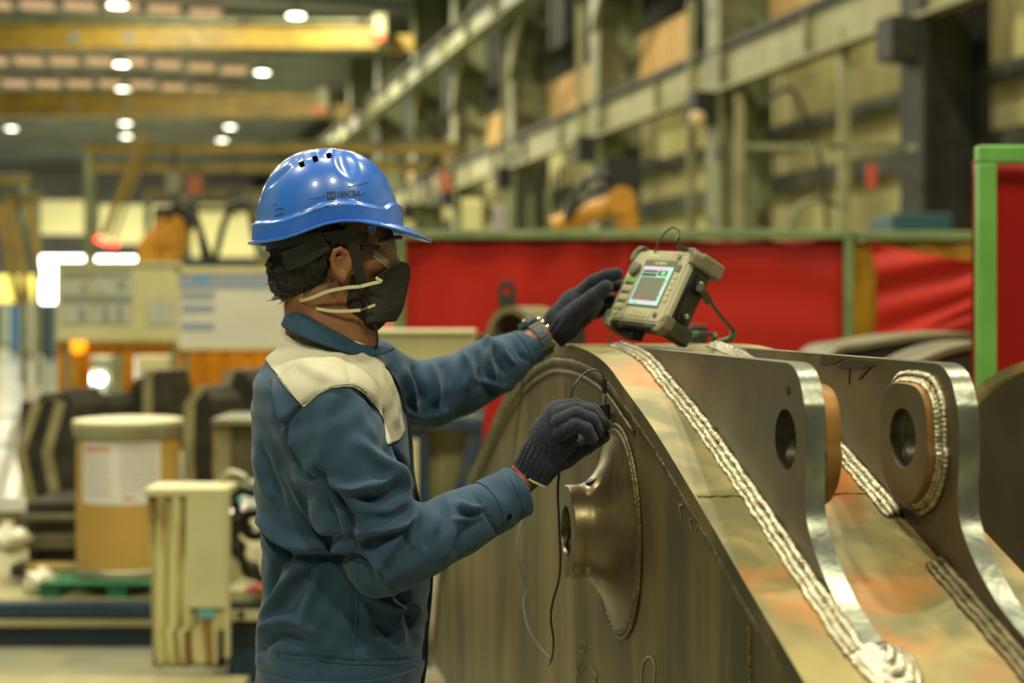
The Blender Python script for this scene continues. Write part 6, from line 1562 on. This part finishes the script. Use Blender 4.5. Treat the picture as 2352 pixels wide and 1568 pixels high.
# headband ring inside the hat
mbb = MB(); n=60; vs=[]; fs=[]
for i in range(n):
    t=2*math.pi*i/n; c,s_=math.cos(t),math.sin(t)
    X = hx0.x-0.004+0.101*c; Yv = 2.5+0.088*s_; zt_ = zz(540) if c>-0.2 else zz(540); zb_2 = zz(562); 
    if c>0: zb_2 = zz(560)
    for (o_,z_) in ((0,zt_),(0.004,zt_),(0.004,zb_2),(0,zb_2)): vs.append((X+c*o_, Yv+s_*o_, z_-0.012*max(0,-c)))
for i in range(n):
    for k in range(4): fs.append((i*4+k,i*4+(k+1)%4,((i+1)%n)*4+(k+1)%4,((i+1)%n)*4+k))
mbb.add(vs,fs).build('headband', m_harn, hat, smooth=True, angle=40)
band([px(748,552,2.408),px(705,580,2.412),px(668,597,2.428),px(640,602,2.462),px(630,604,2.50)],0.034,0.003,'nape_band',m_harn,hat)
band([px(748,552,2.592),px(705,580,2.588),px(668,597,2.572),px(640,602,2.538),px(630,604,2.50)],0.034,0.003,'nape_band',m_harn,hat,Vector((0,1,0)))
MB().cyl(px(642,610,2.49), px(620,603,2.49), 0.0235, 8).build('ratchet_knob', m_black, hat, bevel=0.002)
MB().prism([px(752,530,2.412),px(800,525,2.412),px(812,556,2.412),px(760,560,2.412)],(0,0.006,0)).build('harness_plate', m_harn, hat, bevel=0.001)
band([px(806,520,2.412),px(812,560,2.415),px(822,610,2.424),px(834,660,2.434),px(845,700,2.447),px(850,738,2.462)],[0.0195,0.0195,0.018,0.015,0.011,0.007],0.0016,'chin_strap',m_strap,hat)
band([px(806,520,2.588),px(812,560,2.585),px(822,610,2.576),px(834,660,2.566),px(845,700,2.553),px(850,738,2.538)],[0.0195,0.0195,0.018,0.015,0.011,0.007],0.0016,'chin_strap',m_strap,hat,Vector((0,1,0)))
MB().tube(catmull([px(838,655,2.43),px(848,690,2.44),px(856,730,2.452),px(866,765,2.455),px(866,790,2.455),px(861,800,2.46)],6),0.0021,8).build('chin_cord', m_strap, hat, smooth=True)
# ================================================================ safety glasses
m_lens = mat('clear_lens', (150,154,140), rough=0.05, alpha=0.10, spec=0.8)
gl_ = thing('safety_glasses', 'clear safety glasses with dark arms worn under the blue hard hat', 'glasses', px(895,580,2.5))
def lens(sg):
    vs=[]; fs=[]; n=14; m_=10
    top_=lambda u: 552+0*u; 
    for i in range(n+1):
        u=i/n
        # from the temple side round to the nose
        x_ = 868+(922-868)*(1-(1-u)**2.0); y_ = 2.5+sg*(0.074*(1-u)**0.8+0.012*u)
        yt = 553-8*u; yb = 622-12*(1-u)**2*1.6+(-6 if u>0.8 else 0)*u
        yb = 592+30*math.sin(min(u/0.6,1)*math.pi/2)-(10*((u-0.75)/0.25)**2 if u > 0.75 else 0)
        for j in range(m_+1): v=j/m_; vs.append((px(x_-6*v*u,0,2.5).x, y_, zz(yt+(yb-yt)*v)))
    for i in range(n):
        for j in range(m_): a=i*(m_+1)+j; fs.append((a,a+m_+1,a+m_+2,a+1))
    o=MB().add(vs,fs).build('lens', m_lens, gl_, smooth=True, angle=180); md=o.modifiers.new('t','SOLIDIFY'); md.thickness=0.0018
    MB().tube(catmull([Vector(vs[i*(m_+1)+m_]) for i in range(n+1)],2),0.0010,6).build('lens_rim', mat('lens_edge_%d'%sg,(150,150,130),rough=0.2), o, smooth=True)
    return o
lens(-1); lens(1)
band([px(828,567,2.425),px(850,568,2.424),px(872,568,2.427)],0.009,0.002,'temple_arm',m_black,gl_)
band([px(828,567,2.575),px(850,568,2.576),px(872,568,2.573)],0.009,0.002,'temple_arm',m_black,gl_,Vector((0,1,0)))
MB().tube(catmull([px(872,552,2.427),px(898,547,2.44),px(916,545,2.47),px(921,545,2.5),px(916,545,2.53),px(898,547,2.56),px(872,552,2.573)],4),0.0036,8).build('brow_bar', m_black, gl_, smooth=True)
# ================================================================ respirator mask
m_mask = mat('black_mask_felt', (52,52,46), (42,42,38), rough=0.8, scale=25, bump=0.2, bscale=160)
mk_ = thing('respirator_mask', 'folded black respirator mask with cream elastic straps worn by the worker', 'mask', px(890,680,2.5))
left = [(925,604),(900,618),(872,640),(852,655),(848,700),(850,742)]         # edge on the cheek, top to chin
mid  = [(930,604),(936,612),(939,632),(930,680),(921,712),(906,738)]         # centre fold line
vs=[]; fs=[]; n=24; m_=14
def lerp_path(pts,v):
    L=catmull([(a,b,0) for a,b in pts],10); k=v*(len(L)-1); i=min(int(k),len(L)-2); f_=k-i; return L[i]*(1-f_)+L[i+1]*f_
for sg in (-1,1):
    s0=len(vs)
    for j in range(n+1):
        v=j/n; A=lerp_path(left,v); Bm=lerp_path(mid,v)
        for i in range(m_+1):
            u=i/m_; x_=A.x+(Bm.x-A.x)*u; y_=A.y+(Bm.y-A.y)*u
            hw=0.060-0.010*abs(v-0.4); yy_=2.5+sg*(hw*(1-u**1.7)+0.0015)
            yy_ += sg*0.0022*math.sin(math.pi*u)*math.sin(v*9)
            vs.append((px(x_,0,2.5).x, yy_, zz(y_)))
    for j in range(n):
        for i in range(m_): a=s0+j*(m_+1)+i; fs.append((a,a+1,a+m_+2,a+m_+1))
o=MB().add(vs,fs).build('mask_shell', m_mask, mk_, smooth=True, angle=60); md=o.modifiers.new('t','SOLIDIFY'); md.thickness=0.002; md.offset=0
msh=o
MB().tube([Vector(vs[j*(m_+1)+m_])+Vector((0.001,0.0015,0)) for j in range(n+1)],0.0016,6).build('centre_seam',m_mask,msh,smooth=True)
MB().tube([Vector(vs[i])+Vector((0,-0.001,0)) for i in range(m_+1)],0.0013,6).build('top_seam',m_mask,msh,smooth=True)
MB().tube([Vector(vs[j*(m_+1)])+Vector((0,-0.001,0)) for j in range(n+1)],0.0013,6).build('edge_seam',m_mask,msh,smooth=True)
band([px(876,646,2.432),px(858,650,2.430),px(838,655,2.425),px(828,658,2.421)],0.0058,0.0012,'upper_strap',m_elastic,mk_)
band([px(828,658,2.424),px(790,661,2.418),px(750,670,2.420),px(715,684,2.428),px(690,690,2.446),px(676,689,2.475)],0.0058,0.0012,'upper_strap',m_elastic,mk_)
band([px(878,646,2.431),px(868,640,2.431),px(864,637,2.432)],0.005,0.0014,'strap_staple',m_elastic,mk_)
band([px(828,712,2.437),px(800,714,2.430),px(765,714,2.430),px(735,710,2.435),px(708,703,2.450)],0.0054,0.0012,'lower_strap',m_elastic,mk_)
band([px(862,700,2.434),px(853,703,2.434),px(845,706,2.434)],0.0045,0.0014,'strap_staple',m_elastic,mk_)
band([px(845,706,2.433),px(838,709,2.432),px(828,712,2.435)],0.0022,0.0010,'lower_strap',m_galv,mk_)
# ================================================================ wrist watch
m_wband = mat('slate_resin', (82,94,102), (70,82,90), rough=0.45, scale=30); m_steel = mat('polished_steel', (200,196,176), rough=0.2, metal=1.0)
wc = Vector(P3(1237,780,2.863)); wax = (Vector(FHD)-Vector(P3(1205,800,2.85))).normalized()
wt = thing('wrist_watch', 'slate grey resin watch with a steel buckle on the far wrist', 'watch', wc)
wu = wax.cross(Vector((0,1,0))).normalized(); 
if wu.z < 0: wu = -wu
wv = wax.cross(wu).normalized()
if wv.y > 0: wv = -wv          # toward the viewer
RW = 0.0335
vs=[]; fs=[]; n=56
for i in range(n+1):
    t = 2*math.pi*i/n; rr = RW*(1+0.0*i); link_ = 0.0022 if (i%4) < 3 else 0.0008
    d_w = wu*math.cos(t)+wv*math.sin(t)*0.92
    hwid = 0.0125-0.002*abs(math.sin(t))
    for (a,b) in ((-1,0),(1,0),(1,1),(-1,1)): vs.append(wc+d_w*(rr+(link_+0.002)*b)+wax*hwid*a)
for i in range(n):
    for k in range(4): fs.append((i*4+k,i*4+(k+1)%4,(i+1)*4+(k+1)%4,(i+1)*4+k))
strap_o = MB().add(vs,fs).build('watch_strap', m_wband, wt)
MB().lathe([(0.001,0.0),(0.020,0.0),(0.0225,0.003),(0.0225,0.009),(0.019,0.0125),(0.001,0.0125)], wc+wu*RW*0.95-wv*0.004, (wu*1.0-wv*0.25).normalized(), n=10).build('watch_case', m_wband, wt, bevel=0.001)
MB().lathe([(0.0175,0.0125),(0.0185,0.0145),(0.0205,0.0125)], wc+wu*RW*0.95-wv*0.004, (wu*1.0-wv*0.25).normalized(), n=24).build('bezel_ring', m_steel, wt, smooth=True)
for k in range(3):
    t = R(25+k*22); c_w = wc+(wu*math.cos(t)+wv*math.sin(t))*(RW+0.006)+wax*0.014
    MB().cyl(c_w, c_w+wax*0.005, 0.0032, 12).build('push_button', m_steel, wt, smooth=True)
for k in range(7):
    t = R(38+k*16); c_w = wc+(wu*math.cos(t)+wv*math.sin(t)*0.92)*(RW+0.0036); tw = (wv*math.cos(t)-wu*math.sin(t)).normalized()
    MB().beam(c_w-wax*0.0075, c_w+wax*0.0075, 0.0045, 0.0022, up=tuple((wu*math.cos(t)+wv*math.sin(t)).normalized())).build('strap_link', m_wband, strap_o, bevel=0.0006)
t = R(128); c_w = wc+(wu*math.cos(t)+wv*math.sin(t)*0.92)*(RW+0.004)
MB().beam(c_w-wax*0.0145, c_w+wax*0.0145, 0.008, 0.004, up=tuple((wu*math.cos(t)+wv*math.sin(t)).normalized())).build('buckle', m_steel, wt, bevel=0.001)
